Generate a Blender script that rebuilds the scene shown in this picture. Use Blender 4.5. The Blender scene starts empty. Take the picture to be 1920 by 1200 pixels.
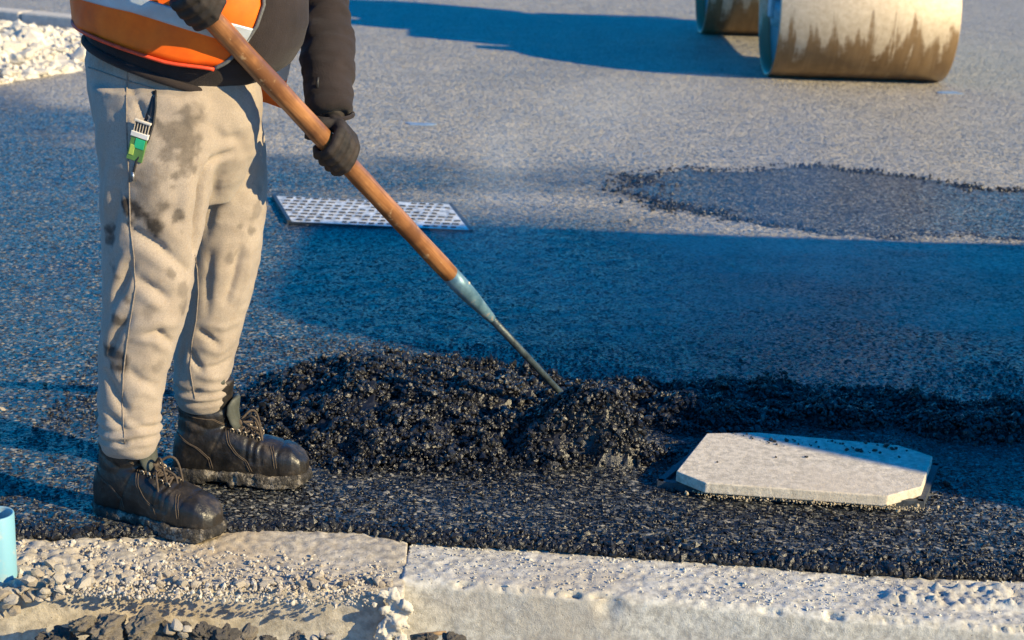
import bpy, bmesh, math, random
import numpy as np
from mathutils import Vector, Matrix
from mathutils.bvhtree import BVHTree

S = bpy.context.scene
COL = S.collection
random.seed(5); RNG = np.random.default_rng(11)

# ------------------------------------------------------------------ camera, sky, sun, exposure
FPX, CAM_H, PITCH, ROLL = 3200.0, 1.5, math.radians(16.2), math.radians(2.0)
cam_data = bpy.data.cameras.new('camera'); cam = bpy.data.objects.new('camera', cam_data); COL.objects.link(cam)
cam_data.sensor_width = 36; cam_data.lens = FPX/1920*36; cam_data.clip_end = 2000; cam_data.clip_start = 0.05
CAM_M = Matrix.Rotation(math.pi/2-PITCH, 4, 'X') @ Matrix.Rotation(ROLL, 4, 'Z')
cam.matrix_world = Matrix.Translation((0, 0, CAM_H)) @ CAM_M
cam_data.dof.use_dof = True; cam_data.dof.focus_distance = 3.75; cam_data.dof.aperture_fstop = 7.0
S.camera = cam

SUN_AZ = Vector((0.90, -0.44, 0)).normalized(); SUN_EL = math.radians(24)
SUN_DIR = Vector((SUN_AZ.x*math.cos(SUN_EL), SUN_AZ.y*math.cos(SUN_EL), math.sin(SUN_EL)))
world = bpy.data.worlds.new('World'); S.world = world; world.use_nodes = True
wn = world.node_tree; bg = wn.nodes['Background']
sky = wn.nodes.new('ShaderNodeTexSky'); sky.sky_type = 'NISHITA'; sky.sun_disc = False
sky.sun_elevation = SUN_EL; sky.sun_rotation = math.atan2(SUN_AZ.x, SUN_AZ.y)
sky.air_density = 1.0; sky.dust_density = 0.1; sky.ozone_density = 8.0
hs = wn.nodes.new('ShaderNodeHueSaturation'); hs.inputs['Saturation'].default_value = 1.8
wn.links.new(sky.outputs[0], hs.inputs['Color']); wn.links.new(hs.outputs[0], bg.inputs[0]); bg.inputs[1].default_value = 0.14
sl = bpy.data.lights.new('sun', 'SUN'); sl.energy = 5.0; sl.angle = math.radians(0.5); sl.color = (1.0, 0.81, 0.46)
sun = bpy.data.objects.new('sun', sl); COL.objects.link(sun)
sun.rotation_euler = SUN_DIR.to_track_quat('Z', 'Y').to_euler(); sun.location = (6, -3, 6)
S.view_settings.view_transform = 'Standard'; S.view_settings.look = 'None'
S.view_settings.exposure = 0.9; S.view_settings.gamma = 1; S.view_settings.use_curve_mapping = False

# ------------------------------------------------------------------ helpers
_R = np.array(CAM_M.to_3x3()); _C = np.array([0, 0, CAM_H])
def ray(u, v): return _R @ np.array([(u-960)/FPX, (600-v)/FPX, -1.0])
def G(u, v, z=0.0):
    "point of the level z that the photograph shows at pixel u, v"
    d = ray(u, v); return _C + d*(z-CAM_H)/d[2]
def P(u, v, Y):
    "point at distance Y along the street seen at pixel u, v"
    d = ray(u, v); return _C + d*Y/d[1]

def _hash(i, j, k, s):
    h = (i.astype(np.int64)*374761393 + j.astype(np.int64)*668265263 + k.astype(np.int64)*2147483647 + s*974711) & 0x7fffffff
    h = ((h ^ (h >> 13))*1274126177) & 0x7fffffff
    h = ((h ^ (h >> 16))*60493) & 0x7fffffff
    return (h & 0xffff)/65535.0
def vnoise(p, sc, s=0):
    q = np.asarray(p, float)*sc; i = np.floor(q); f = q-i; f = f*f*(3-2*f); i = i.astype(np.int64)
    r = 0
    for a in (0, 1):
        for b in (0, 1):
            for c in (0, 1):
                w = (f[:, 0] if a else 1-f[:, 0])*(f[:, 1] if b else 1-f[:, 1])*(f[:, 2] if c else 1-f[:, 2])
                r = r + w*_hash(i[:, 0]+a, i[:, 1]+b, i[:, 2]+c, s)
    return r*2-1
def fbm(p, sc, o=4, s=0, g=0.5):
    r = 0; a = 1
    for k in range(o): r = r+a*vnoise(p, sc*2**k, s+k*17); a *= g
    return r
def sstep(a, b, x):
    t = np.clip((x-a)/(b-a), 0, 1); return t*t*(3-2*t)

def mesh_from(name, V, F, smooth=True):
    me = bpy.data.meshes.new(name)
    V = np.asarray(V, np.float32).reshape(-1, 3)
    if isinstance(F, np.ndarray) and F.ndim == 2:
        n = F.shape[1]
        me.vertices.add(len(V)); me.vertices.foreach_set('co', V.ravel())
        me.loops.add(F.size); me.loops.foreach_set('vertex_index', F.astype(np.int32).ravel())
        me.polygons.add(len(F)); me.polygons.foreach_set('loop_start', np.arange(0, F.size, n, dtype=np.int32))
        me.update(calc_edges=True)
    else:
        me.from_pydata([tuple(map(float, v)) for v in V], [], [tuple(map(int, f)) for f in F]); me.update()
    me.polygons.foreach_set('use_smooth', np.full(len(me.polygons), smooth))
    return me
def link(name, me, mat=None, parent=None):
    o = bpy.data.objects.new(name, me); COL.objects.link(o)
    if mat is not None and me is not None:
        me.materials.clear(); me.materials.append(mat)
    if parent is not None: o.parent = parent
    return o
def tag(o, label=None, cat=None, group=None, kind=None):
    if label: o['label'] = label
    if cat: o['category'] = cat
    if group: o['group'] = group
    if kind: o['kind'] = kind
    return o
def empty(name, loc=(0, 0, 0), rz=0):
    o = bpy.data.objects.new(name, None); COL.objects.link(o); o.location = loc; o.rotation_euler = (0, 0, rz)
    o.empty_display_size = 0.1
    return o

class MB:
    "collects closed shapes of one part"
    def __init__(self): self.V = []; self.F = []; self.n = 0
    def add(self, V, F):
        V = np.asarray(V, float).reshape(-1, 3); self.V.append(V)
        self.F += [tuple(int(i)+self.n for i in f) for f in F]; self.n += len(V); return self
    def loft(self, rings, cap=True):
        n = len(rings[0]); V = np.concatenate([np.asarray(r, float) for r in rings]); F = []
        for k in range(len(rings)-1):
            for i in range(n):
                j = (i+1) % n; F.append((k*n+i, k*n+j, (k+1)*n+j, (k+1)*n+i))
        if cap:
            F.append(tuple(range(n-1, -1, -1))); F.append(tuple((len(rings)-1)*n+i for i in range(n)))
        return self.add(V, F)
    def tube(self, pts, r, n=8, cap=True):
        pts = [np.asarray(p, float) for p in pts]; m = len(pts)
        rr = r if hasattr(r, '__len__') else [r]*m
        rings = []; up = None
        for k in range(m):
            t = pts[min(k+1, m-1)]-pts[max(k-1, 0)]; t = t/(np.linalg.norm(t)+1e-9)
            if up is None:
                up = np.array([0, 0, 1.0]) if abs(t[2]) < .9 else np.array([1.0, 0, 0])
            a = np.cross(t, up); a /= np.linalg.norm(a)+1e-9; up = np.cross(a, t)
            rings.append([pts[k]+rr[k]*(math.cos(w)*a+math.sin(w)*up) for w in np.linspace(0, 2*math.pi, n, endpoint=False)])
        return self.loft(rings, cap)
    def box(self, c, s, rot=None):
        c = np.asarray(c, float); h = np.asarray(s, float)/2
        V = np.array([[x, y, z] for x in (-1, 1) for y in (-1, 1) for z in (-1, 1)])*h
        if rot is not None: V = V @ np.array(rot).T
        return self.add(V+c, [(0, 1, 3, 2), (4, 6, 7, 5), (0, 4, 5, 1), (2, 3, 7, 6), (0, 2, 6, 4), (1, 5, 7, 3)])
    def ball(self, c, r, n=10, m=7):
        r = np.array([r]*3 if not hasattr(r, '__len__') else r, float); c = np.asarray(c, float)
        rings = [[c+r*np.array([math.sin(a)*math.cos(b), math.sin(a)*math.sin(b), -math.cos(a)]) for b in np.linspace(0, 2*math.pi, n, endpoint=False)] for a in np.linspace(.12, math.pi-.12, m)]
        return self.loft(rings)
    def mesh(self, name, smooth=True):
        me = mesh_from(name, np.concatenate(self.V), self.F, smooth); bm = bmesh.new(); bm.from_mesh(me)
        bmesh.ops.recalc_face_normals(bm, faces=bm.faces); bm.to_mesh(me); bm.free()
        me.polygons.foreach_set('use_smooth', np.full(len(me.polygons), smooth)); return me
    def build(self, name, mat, parent=None, smooth=True, bevel=0):
        me = self.mesh(name, smooth)
        if bevel: me = bevelled(me, bevel)
        return link(name, me, mat, parent)
def evaluated(o):
    dg = bpy.context.evaluated_depsgraph_get(); dg.update()
    me = bpy.data.meshes.new_from_object(o.evaluated_get(dg)); old = o.data
    bpy.data.objects.remove(o); bpy.data.meshes.remove(old); return me
def bevelled(me, w, seg=2):
    o = link('tmp', me); m = o.modifiers.new('b', 'BEVEL'); m.width = w; m.segments = seg; m.limit_method = 'ANGLE'; m.angle_limit = .6
    me2 = evaluated(o); me2.polygons.foreach_set('use_smooth', np.full(len(me2.polygons), False)); return me2
def union(mb, voxel, smooth=6):
    "one continuous skin round overlapping closed shapes"
    me = mb.mesh('u'); o = link('tmp', me); m = o.modifiers.new('r', 'REMESH'); m.mode = 'VOXEL'; m.voxel_size = voxel
    s = o.modifiers.new('s', 'SMOOTH'); s.iterations = smooth; s.factor = .5
    me2 = evaluated(o); me2.polygons.foreach_set('use_smooth', np.full(len(me2.polygons), True)); return me2
def coords(me):
    a = np.empty(len(me.vertices)*3, np.float32); me.vertices.foreach_get('co', a); return a.reshape(-1, 3).astype(float)
def normals(me):
    a = np.empty(len(me.vertices)*3, np.float32); me.vertex_normals.foreach_get('vector', a); return a.reshape(-1, 3).astype(float)
def setco(me, V): me.vertices.foreach_set('co', np.asarray(V, np.float32).ravel()); me.update()
def attr(me, name, vals):
    a = me.attributes.new(name, 'FLOAT', 'POINT'); a.data.foreach_set('value', np.asarray(vals, np.float32))
def bvh(me): return BVHTree.FromPolygons([v.co for v in me.vertices], [tuple(p.vertices) for p in me.polygons])
def hit(tree, u, v):
    d = Vector(ray(u, v)).normalized(); r = tree.ray_cast(Vector(_C), d)
    return (np.array(r[0]), np.array(r[1])) if r[0] is not None else (None, None)
def ell(c, ax, ay, n=28, p=2.0):
    c, ax, ay = (np.asarray(q, float) for q in (c, ax, ay)); out = []
    for w in np.linspace(0, 2*math.pi, n, endpoint=False):
        cw, sw = math.cos(w), math.sin(w)
        k = (abs(cw)**p+abs(sw)**p)**(-1/p); out.append(c+k*cw*ax+k*sw*ay)
    return out
def seg_dist(V, A, B):
    A, B = np.asarray(A, float), np.asarray(B, float); d = B-A; t = np.clip(((V-A)@d)/(d@d+1e-12), 0, 1)
    return np.linalg.norm(V-(A+t[:, None]*d), axis=1), t

# ------------------------------------------------------------------ materials
class Mat:
    def __init__(self, name, base=(.5, .5, .5), rough=.6, spec=.5, metal=0.0):
        self.m = bpy.data.materials.new(name); self.m.use_nodes = True; self.t = self.m.node_tree
        self.b = self.t.nodes['Principled BSDF']; self.set('Base Color', (*base, 1)); self.set('Roughness', rough)
        self.set('Specular IOR Level', spec); self.set('Metallic', metal)
    def set(self, k, v):
        if hasattr(v, 'is_linked'): self.t.links.new(v, self.b.inputs[k])
        else: self.b.inputs[k].default_value = v
    def node(self, typ, ins=None, **props):
        n = self.t.nodes.new(typ)
        for k, v in props.items(): setattr(n, k, v)
        for k, v in (ins or {}).items():
            if hasattr(v, 'is_linked'): self.t.links.new(v, n.inputs[k])
            else: n.inputs[k].default_value = v
        return n
    def co(self, kind='Object'): return self.node('ShaderNodeTexCoord').outputs[kind]
    def noise(self, sc, det=4, rough=.55, vec=None, dist=0.0):
        return self.node('ShaderNodeTexNoise', {'Vector': vec or self.co(), 'Scale': sc, 'Detail': det, 'Roughness': rough, 'Distortion': dist}).outputs['Fac']
    def vor(self, sc, vec=None, feature='F1'):
        return self.node('ShaderNodeTexVoronoi', {'Vector': vec or self.co(), 'Scale': sc}, feature=feature)
    def ramp(self, fac, stops, interp='LINEAR'):
        n = self.node('ShaderNodeValToRGB', {'Fac': fac}); n.color_ramp.interpolation = interp
        e = n.color_ramp.elements
        while len(e) < len(stops): e.new(.5)
        for el, (p, c) in zip(e, stops): el.position = p; el.color = (*c, 1) if len(c) == 3 else c
        return n.outputs[0]
    def mix(self, fac, a, b, blend='MIX'):
        n = self.node('ShaderNodeMix', data_type='RGBA', blend_type=blend)
        for i, v in ((0, fac), (6, a), (7, b)):
            if hasattr(v, 'is_linked'): self.t.links.new(v, n.inputs[i])
            else: n.inputs[i].default_value = (*v, 1) if hasattr(v, '__len__') and len(v) == 3 else v
        return n.outputs[2]
    def math(self, op, a, b=0.0, c=0.0, clamp=False):
        n = self.node('ShaderNodeMath', operation=op, use_clamp=clamp)
        for i, v in enumerate((a, b, c)):
            if hasattr(v, 'is_linked'): self.t.links.new(v, n.inputs[i])
            else: n.inputs[i].default_value = v
        return n.outputs[0]
    def attr(self, name): return self.node('ShaderNodeAttribute', attribute_name=name).outputs['Fac']
    def bump(self, h, strength=.3, dist=.01, normal=None):
        ins = {'Height': h, 'Strength': strength, 'Distance': dist}
        if normal is not None: ins['Normal'] = normal
        return self.node('ShaderNodeBump', ins).outputs[0]
    def facets(self, col, amount):
        "tilts the normal by a random vector per cell: broken stone faces"
        g = self.node('ShaderNodeNewGeometry').outputs['Normal']
        d = self.node('ShaderNodeVectorMath', {0: col, 1: (.5, .5, .5)}, operation='SUBTRACT').outputs[0]
        d = self.node('ShaderNodeVectorMath', {0: d, 3: amount}, operation='SCALE').outputs[0]
        s = self.node('ShaderNodeVectorMath', {0: g, 1: d}, operation='ADD').outputs[0]
        return self.node('ShaderNodeVectorMath', {0: s}, operation='NORMALIZE').outputs[0]
MATS = {}
def plain(name, base, rough=.6, spec=.5, metal=0.0, nscale=40, namp=.35, bump=.2, bdist=.003, dark=None):
    if name in MATS: return MATS[name]
    M = Mat(name, base, rough, spec, metal)
    n = M.noise(nscale, 5, .6)
    d = dark or tuple(c*(1-namp) for c in base); l = tuple(min(1, c*(1+namp*.6)) for c in base)
    M.set('Base Color', M.ramp(n, [(.3, d), (.7, l)]))
    if bump: M.set('Normal', M.bump(M.noise(nscale*4, 4, .6), bump, bdist))
    MATS[name] = M.m; return M.m

def asphalt_material(name, s1=118, s2=280, tilt=1.0, dark=(.006, .008, .011), mid=(.028, .033, .038), use_dust=True, coarse=0.0):
    M = Mat(name, dark, .5, .34); co = M.co()
    v1 = M.vor(s1, co); v2 = M.vor(s2, co)
    r1 = M.node('ShaderNodeSeparateColor', {0: v1.outputs['Color']}).outputs[0]
    r2 = M.node('ShaderNodeSeparateColor', {0: v2.outputs['Color']}).outputs[1]
    base = M.ramp(r1, [(0, dark), (.5, mid), (.74, tuple(c*2.2 for c in mid)), (.88, (.16, .155, .145)), (1, (.44, .42, .38))])
    base = M.mix(.4, base, M.ramp(r2, [(0, dark), (.7, mid), (1, (.26, .25, .23))]))
    base = M.mix(M.math('MULTIPLY', M.noise(3.2, 5, .6, co), .5), base, dark)
    if use_dust:
        d = M.attr('dust'); n = M.noise(26, 6, .68, co); n2 = M.noise(5, 5, .6, co)
        k = M.math('ADD', M.math('MULTIPLY', n, .9), M.math('MULTIPLY', n2, .7))
        k = M.math('ADD', M.math('SUBTRACT', k, .8), M.math('MULTIPLY', d, 1.4), clamp=True)
        k = M.math('MULTIPLY', k, M.math('SUBTRACT', 1.3, M.math('MULTIPLY', r1, .95)), clamp=True)
        grit = M.ramp(M.noise(48, 7, .75, co), [(.38, (.4, .4, .4)), (.54, (1, 1, 1))]); k = M.math('MULTIPLY', k, grit, clamp=True)
        k = M.math('MULTIPLY', k, d, clamp=True)
        base = M.mix(k, base, M.ramp(n2, [(.3, (.50, .44, .35)), (.7, (.64, .56, .44))]))
        M.set('Roughness', M.math('ADD', M.math('MULTIPLY', d, .25), M.math('ADD', M.math('MULTIPLY', r2, .3), .2)))
    else:
        M.set('Roughness', M.math('ADD', M.math('MULTIPLY', r2, .3), .2))
    M.set('Base Color', base)
    nrm = M.facets(v1.outputs['Color'], tilt)
    h = M.math('ADD', M.math('MULTIPLY', v1.outputs['Distance'], -1.0), M.math('MULTIPLY', v2.outputs['Distance'], -.4))
    M.set('Normal', M.bump(h, .55, .006, nrm))
    return M.m
M_ROAD = asphalt_material('rolled asphalt', tilt=1.9)
M_PATCH = asphalt_material('fresh asphalt', 120, 280, 1.7, (.008, .011, .015), (.045, .05, .058), False)
def grain_material():
    M = Mat('bitumen coated stone', (.012, .012, .014),   .32, .5)
    g = M.node('ShaderNodeNewGeometry'); r = g.outputs['Random Per Island']
    M.set('Base Color', M.ramp(r, [(0, (.006, .006, .008)), (.8, (.014, .014, .016)), (.985, (.022, .021, .02)), (1, (.10, .09, .075))]))
    n = M.noise(260, 3, .6); M.set('Roughness', M.math('ADD', M.math('MULTIPLY', n, .42), .15))
    M.set('Normal', M.bump(n, .8, .002)); return M.m
M_GRAIN = grain_material()
def concrete_material(name, a, b, stain):
    M = Mat(name, a, .9, .3); co = M.co()
    n1 = M.noise(7, 6, .62, co); n2 = M.noise(60, 5, .65, co); n3 = M.noise(2.4, 4, .6, co)
    c = M.ramp(n1, [(.3, a), (.7, b)]); c = M.mix(M.ramp(n2, [(.38, (.75, .75, .75)), (.6, (0, 0, 0))]), c, tuple(x*.6 for x in a))
    c = M.mix(M.ramp(n3, [(.48, (0, 0, 0)), (.68, (.7, .7, .7))]), c, stain)
    v = M.vor(95, co); hole = M.ramp(v.outputs['Distance'], [(.05, (1, 1, 1)), (.16, (0, 0, 0))])
    few = M.ramp(M.node('ShaderNodeSeparateColor', {0: v.outputs['Color']}).outputs[0], [(.86, (0, 0, 0)), (.9, (1, 1, 1))])
    pit = M.math('MULTIPLY', hole, few); c = M.mix(M.math('MULTIPLY', pit, .75), c, (.05, .045, .04))
    M.set('Base Color', c)
    h = M.math('SUBTRACT', M.math('ADD', M.noise(150, 5, .7, co), M.math('MULTIPLY', n2, 1.2)), M.math('MULTIPLY', pit, 1.5))
    h = M.math('ADD', h, M.math('MULTIPLY', M.noise(420, 3, .7, co), .7))
    M.set('Normal', M.bump(h, .55, .0025)); return M.m
M_CONC = concrete_material('weathered concrete', (.40, .355, .29), (.55, .50, .42), (.42, .32, .20))
M_CONC2 = concrete_material('sawn kerb concrete', (.48, .455, .405), (.66, .635, .565), (.38, .335, .275))
M_SLAB = concrete_material('slab concrete', (.57, .50, .40), (.70, .62, .505), (.52, .44, .34))
_m = Mat('crushed limestone', (.5, .45, .39), .92, .25); _r = _m.node('ShaderNodeObjectInfo').outputs['Random']; _n = _m.noise(45, 5, .65)
_c = _m.ramp(_r, [(0, (.30, .25, .19)), (.4, (.46, .41, .34)), (.8, (.56, .52, .45)), (1, (.36, .35, .33))]); _m.set('Base Color', _m.mix(_m.ramp(_n, [(.42, (.7, .7, .7)), (.62, (0, 0, 0))]), _c, (.25, .20, .15))); _m.set('Normal', _m.bump(_m.noise(160, 4, .7), .6, .004)); M_STONE = _m.m
M_WHITE = plain('dried white mortar', (.50, .46, .40), .9, .3, nscale=30, namp=.2, bump=.6, bdist=.004)
M_SOIL = plain('dry grey soil', (.30, .255, .20), .95, .2, nscale=30, namp=.5, bump=.8, bdist=.008)
M_DARKSOIL = plain('tarry soil clod', (.12, .105, .09), .85, .4, nscale=60, namp=.5, bump=.8, bdist=.005)

# ------------------------------------------------------------------ the ground
def grid_mesh(name, xs, ys, zf):
    X, Y = np.meshgrid(xs, ys); V = np.stack([X.ravel(), Y.ravel(), np.zeros(X.size)], 1); V[:, 2] = zf(V)
    nx, ny = len(xs), len(ys); i = np.arange(nx*ny).reshape(ny, nx)
    F = np.stack([i[:-1, :-1], i[:-1, 1:], i[1:, 1:], i[1:, :-1]], -1).reshape(-1, 4)
    return mesh_from(name, V, F), V
def spaced(segs):
    out = []
    for a, b, st in segs: out.append(np.arange(a, b, st))
    return np.concatenate(out+[np.array([segs[-1][1]])])
# rear line of the concrete, where the asphalt stops (x, y)
EDGE = np.array([[-60, 3.40], [-1.3, 3.385]]+[list(G(u, v)[:2]) for u, v in ((0, 1000), (190, 998), (400, 992), (560, 988), (690, 992), (745, 1006), (830, 1013), (1000, 1021), (1300, 1043), (1600, 1066), (1760, 1073), (1920, 1079))]+[[1.6, 3.33], [60, 2.8]])
def edge_y(x): return np.interp(x, EDGE[:, 0], EDGE[:, 1])

xs = spaced([(-150, -12, 8), (-12, -3, .25), (-3, 3.2, .025), (3.2, 12, .25), (12, 150, 8)])
ts = spaced([(0, .3, .012), (.3, 5, .025), (5, 12, .08), (12, 30, .5), (30, 300, 10)])
X, T = np.meshgrid(xs, ts); ex = edge_y(X)
jag = fbm(np.stack([X[0], X[0]*0, X[0]*0], 1), 9, 4, 3)*.012
Yg = ex+T+jag[None, :]*np.exp(-T/.08)
V = np.stack([X.ravel(), Yg.ravel(), np.zeros(X.size)], 1)
V[:, 2] = fbm(V, 1.3, 3, 7)*.004+fbm(V, 22, 3, 9)*.0016
V[:, 2] -= .014*np.exp(-T.ravel()/.02)*(.6+.6*vnoise(V, 40, 2))
ny, nx = X.shape; ii = np.arange(nx*ny).reshape(ny, nx)
Fq = np.stack([ii[:-1, :-1], ii[:-1, 1:], ii[1:, 1:], ii[1:, :-1]], -1).reshape(-1, 4)
me = mesh_from('asphalt_road', V, Fq)
# dusty, trafficked asphalt farther up the street; freshly rolled dark mat near the worker
px, py = V[:, 0], V[:, 1]
w = fbm(V*np.array([.6, 1.6, 1]), 1.1, 4, 21)
d = sstep(6.0, 8.6, py+.55*px+w*1.1)*1.0
d = np.maximum(d, .5*sstep(5.6, 7.2, py+.8*px+w*1.0))
d += .16*sstep(-.2, .6, w)*sstep(4.6, 6.4, py)
# a wheel track swept clean and a dusty tyre line beside it
for (A, B, wd, am) in ((G(1700, 160), G(1540, 300), .10, .5), (G(1180, 250), G(900, 300), .25, .2), (G(1560, 60), G(900, 150), .35, -.25), (G(1900, 330), G(700, 230), .3, .2)):
    dist, _ = seg_dist(V, A, B); d += am*np.exp(-(dist/wd)**2)
d += .12*sstep(.1, .5, fbm(V*np.array([1, 2.5, 1]), 2.5, 3, 5))
d *= 1-.35*sstep(.5, 3.0, -px)*sstep(9, 6, py)
d = np.clip(d, .03, 1); attr(me, 'dust', d)
road = link('asphalt_road', me, M_ROAD); tag(road, kind='structure')
gm, _ = grid_mesh('soil_ground', spaced([(-150, -4, 6), (-4, 4, .04), (4, 150, 6)]), spaced([(-60, 1.5, 3), (1.5, 3.6, .03), (3.6, 300, 12)]), lambda V: -.19+fbm(V, 6, 4, 31)*.02*(np.abs(V[:, 0]) < 4))
tag(link('soil_ground', gm, M_SOIL), kind='structure')

# fresh patch laid over the old surface
def lump_meshes(prefix, k, sub, amp, flat=1.0, seed=1, flats=7, octv=3):
    out = []
    for i in range(k):
        bm = bmesh.new(); bmesh.ops.create_icosphere(bm, subdivisions=sub, radius=1)
        V = np.array([v.co for v in bm.verts]); off = np.array([i*7.3+seed, seed*3.1, i*2.2])
        n = fbm(V+off, 1.2, octv, seed+i, .6); V = V*(1+amp*n)[:, None]
        for q in range(flats):       # a few broken flat faces
            nn = np.random.default_rng(seed*50+i*9+q).normal(size=3); nn /= np.linalg.norm(nn); c = .58+.14*q/7
            dd = V@nn; V = V-np.outer(np.maximum(dd-c, 0), nn)
        V[:, 2] *= flat
        for v, c in zip(bm.verts, V): v.co = c
        me = bpy.data.meshes.new(prefix); bm.to_mesh(me); bm.free(); out.append(me)
    return out
GR = [coords(m) for m in lump_meshes('g', 9, 1, .38, 1, 4)]
GF = np.array([tuple(p.vertices) for p in lump_meshes('g', 1, 1, .1)[0].polygons])
def grains(pos, size):
    "one mesh of many small broken stones"
    n = len(pos); k = RNG.integers(0, len(GR), n); base = np.stack(GR)[k]
    q = RNG.normal(size=(n, 4)); q /= np.linalg.norm(q, axis=1)[:, None]; a, b, c, d = q.T
    R = np.stack([np.stack([1-2*(c*c+d*d), 2*(b*c-a*d), 2*(b*d+a*c)], -1), np.stack([2*(b*c+a*d), 1-2*(b*b+d*d), 2*(c*d-a*b)], -1), np.stack([2*(b*d-a*c), 2*(c*d+a*b), 1-2*(b*b+c*c)], -1)], 1)
    sc = size[:, None]*RNG.uniform(.7, 1.3, (n, 3))
    Vv = np.einsum('nij,nvj->nvi', R, base*sc[:, None, :])+pos[:, None, :]
    F = (GF[None]+(np.arange(n)*base.shape[1])[:, None, None]).reshape(-1, 3)
    return Vv.reshape(-1, 3), F
PATCH = np.array([G(u, v)[:2] for u, v in ((1168, 362), (1200, 335), (1290, 320), (1440, 308), (1560, 322), (1700, 335), (1830, 350), (2050, 380), (2350, 420), (2300, 480), (1950, 462), (1800, 440), (1600, 428), (1450, 425), (1300, 400), (1220, 385))])
def resample(poly, n, jit, seed):
    P2 = np.concatenate([poly, poly[:1]]); L = np.concatenate([[0], np.cumsum(np.linalg.norm(np.diff(P2, axis=0), axis=1))])
    s = np.linspace(0, L[-1], n, endpoint=False); q = np.stack([np.interp(s, L, P2[:, 0]), np.interp(s, L, P2[:, 1])], 1)
    z = np.zeros(n); return q+jit*np.stack([fbm(np.stack([q[:, 0], q[:, 1], z], 1), 3, 5, seed), fbm(np.stack([q[:, 0], q[:, 1], z], 1), 3, 5, seed+9)], 1)
pb = resample(PATCH, 420, .16, 41); pc = pb.mean(0); n = len(pb)
def patch_z(V):
    i_ = inside(V[:, :2], pb); dd = poly_dist(V[:, :2], pb[::4]); sd = np.where(i_, dd, -dd)+.05*fbm(V, 9, 4, 5)
    return np.where(sd > -.08, -.006+.013*sstep(-.04, .05, sd), -.03)+fbm(V, 25, 3, 3)*.0018
def inside(p, poly):
    c = np.zeros(len(p), bool); j = len(poly)-1
    for i in range(len(poly)):
        a, b = poly[i], poly[j]; m = ((a[1] > p[:, 1]) != (b[1] > p[:, 1])) & (p[:, 0] < (b[0]-a[0])*(p[:, 1]-a[1])/(b[1]-a[1]+1e-12)+a[0]); c ^= m; j = i
    return c
def poly_dist(p, poly):
    r = np.full(len(p), 9.0); q3 = np.concatenate([p, np.zeros((len(p), 1))], 1)
    for i in range(len(poly)): r = np.minimum(r, seg_dist(q3, [*poly[i], 0], [*poly[(i+1) % len(poly)], 0])[0])
    return r
pm_, _ = grid_mesh('asphalt_patch', np.arange(pb[:, 0].min()-.1, pb[:, 0].max()+.1, .025), np.arange(pb[:, 1].min()-.1, pb[:, 1].max()+.1, .025), patch_z)
patch = link('asphalt_patch', pm_, M_PATCH); tag(patch, kind='structure')
idx = RNG.integers(0, n, 5000); kk = 1.0+RNG.normal(0, .05, 5000)-.02
pos = pc+(pb[idx]-pc)*kk[:, None]; w8 = vnoise(np.concatenate([pos, np.zeros((5000, 1))], 1), 3.5, 8)+RNG.normal(0, .25, 5000) > .0; pos = pos[w8]
pos = np.concatenate([pos+RNG.normal(0, .03, pos.shape), RNG.uniform(0, .006, (len(pos), 1))], 1)
Vg, Fg = grains(pos, RNG.lognormal(math.log(.0062), .35, len(pos)))
tag(link('loose_edge_stones', mesh_from('loose_edge_stones', Vg, Fg, False), M_GRAIN), 'loose black stones along the rim of the fresh asphalt patch', 'asphalt', kind='stuff')

# ------------------------------------------------------------------ concrete footing and kerb
def beam(name, rear, front, depth, mat, top_z, rough, face_rough, extra=None, step=.0052):
    "a cast block: rear and front are the top edges in plan, lined up point by point"
    rear, front = np.array(rear, float), np.array(front, float)
    L = np.concatenate([[0], np.cumsum(np.linalg.norm(np.diff(front, axis=0), axis=1))]); n = int(L[-1]/step)+1
    s = np.linspace(0, L[-1], n)
    r = np.stack([np.interp(s, L, rear[:, i]) for i in (0, 1)], 1); f = np.stack([np.interp(s, L, front[:, i]) for i in (0, 1)], 1)
    wid = np.linalg.norm(f-r, axis=1).mean(); m = int(wid/step); k = int(depth/step); V = []; tp = []
    for j in range(m+1):
        t = j/m; q = r+(f-r)*t; V.append(np.concatenate([q, np.full((n, 1), top_z)], 1)); tp.append(np.full(n, 1.0))
    out = (f-r)/np.linalg.norm(f-r, axis=1)[:, None]
    for j in range(1, k+1):
        V.append(np.concatenate([f+out*.004*min(1, j/2), np.full((n, 1), top_z-depth*j/k)], 1)); tp.append(np.zeros(n))
    rows = m+1+k; V = np.concatenate(V); tp = np.concatenate(tp); O = np.tile(out, (rows, 1))
    edge = np.exp(-((np.arange(rows)-m)/1.6)**2).repeat(n)
    top = rough*(fbm(V, 62, 2, 13, .8)+.35*fbm(V, 5, 2, 14)); fac = face_rough*fbm(V, 18, 4, 15)
    chip = np.maximum(fbm(V*np.array([1, 1, .3]), 24, 4, 16, .65)-.1, 0)*edge
    V0 = V.copy(); V[:, 2] += top*tp-chip*.014-edge*.004
    V[:, :2] += O*(fac*(1-tp)-chip*.012-edge*.003)[:, None]
    if extra is not None: V = extra(V0, V, tp, O)
    ii = np.arange(rows*n).reshape(rows, n); F = np.stack([ii[:-1, :-1], ii[:-1, 1:], ii[1:, 1:], ii[1:, :-1]], -1).reshape(-1, 4)
    e0 = ii[:, 0]; Vx = [V]; Fx = F.tolist(); c = len(V)                # end faces
    for e, fl in ((ii[:, 0], 1), (ii[:, -1], 0)):
        low = V[e].copy(); low[:, 2] = top_z-depth; Vx.append(low)
        for j in range(rows-1):
            q = (int(e[j]), int(e[j+1]), c+j+1, c+j); Fx.append(q if fl else q[::-1])
        c += rows
    me = mesh_from(name, np.concatenate(Vx), np.array(Fx)); return link(name, me, mat)
KZ = -.018
def gz(u, v, z=KZ): return G(u, v, z)[:2]
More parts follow.
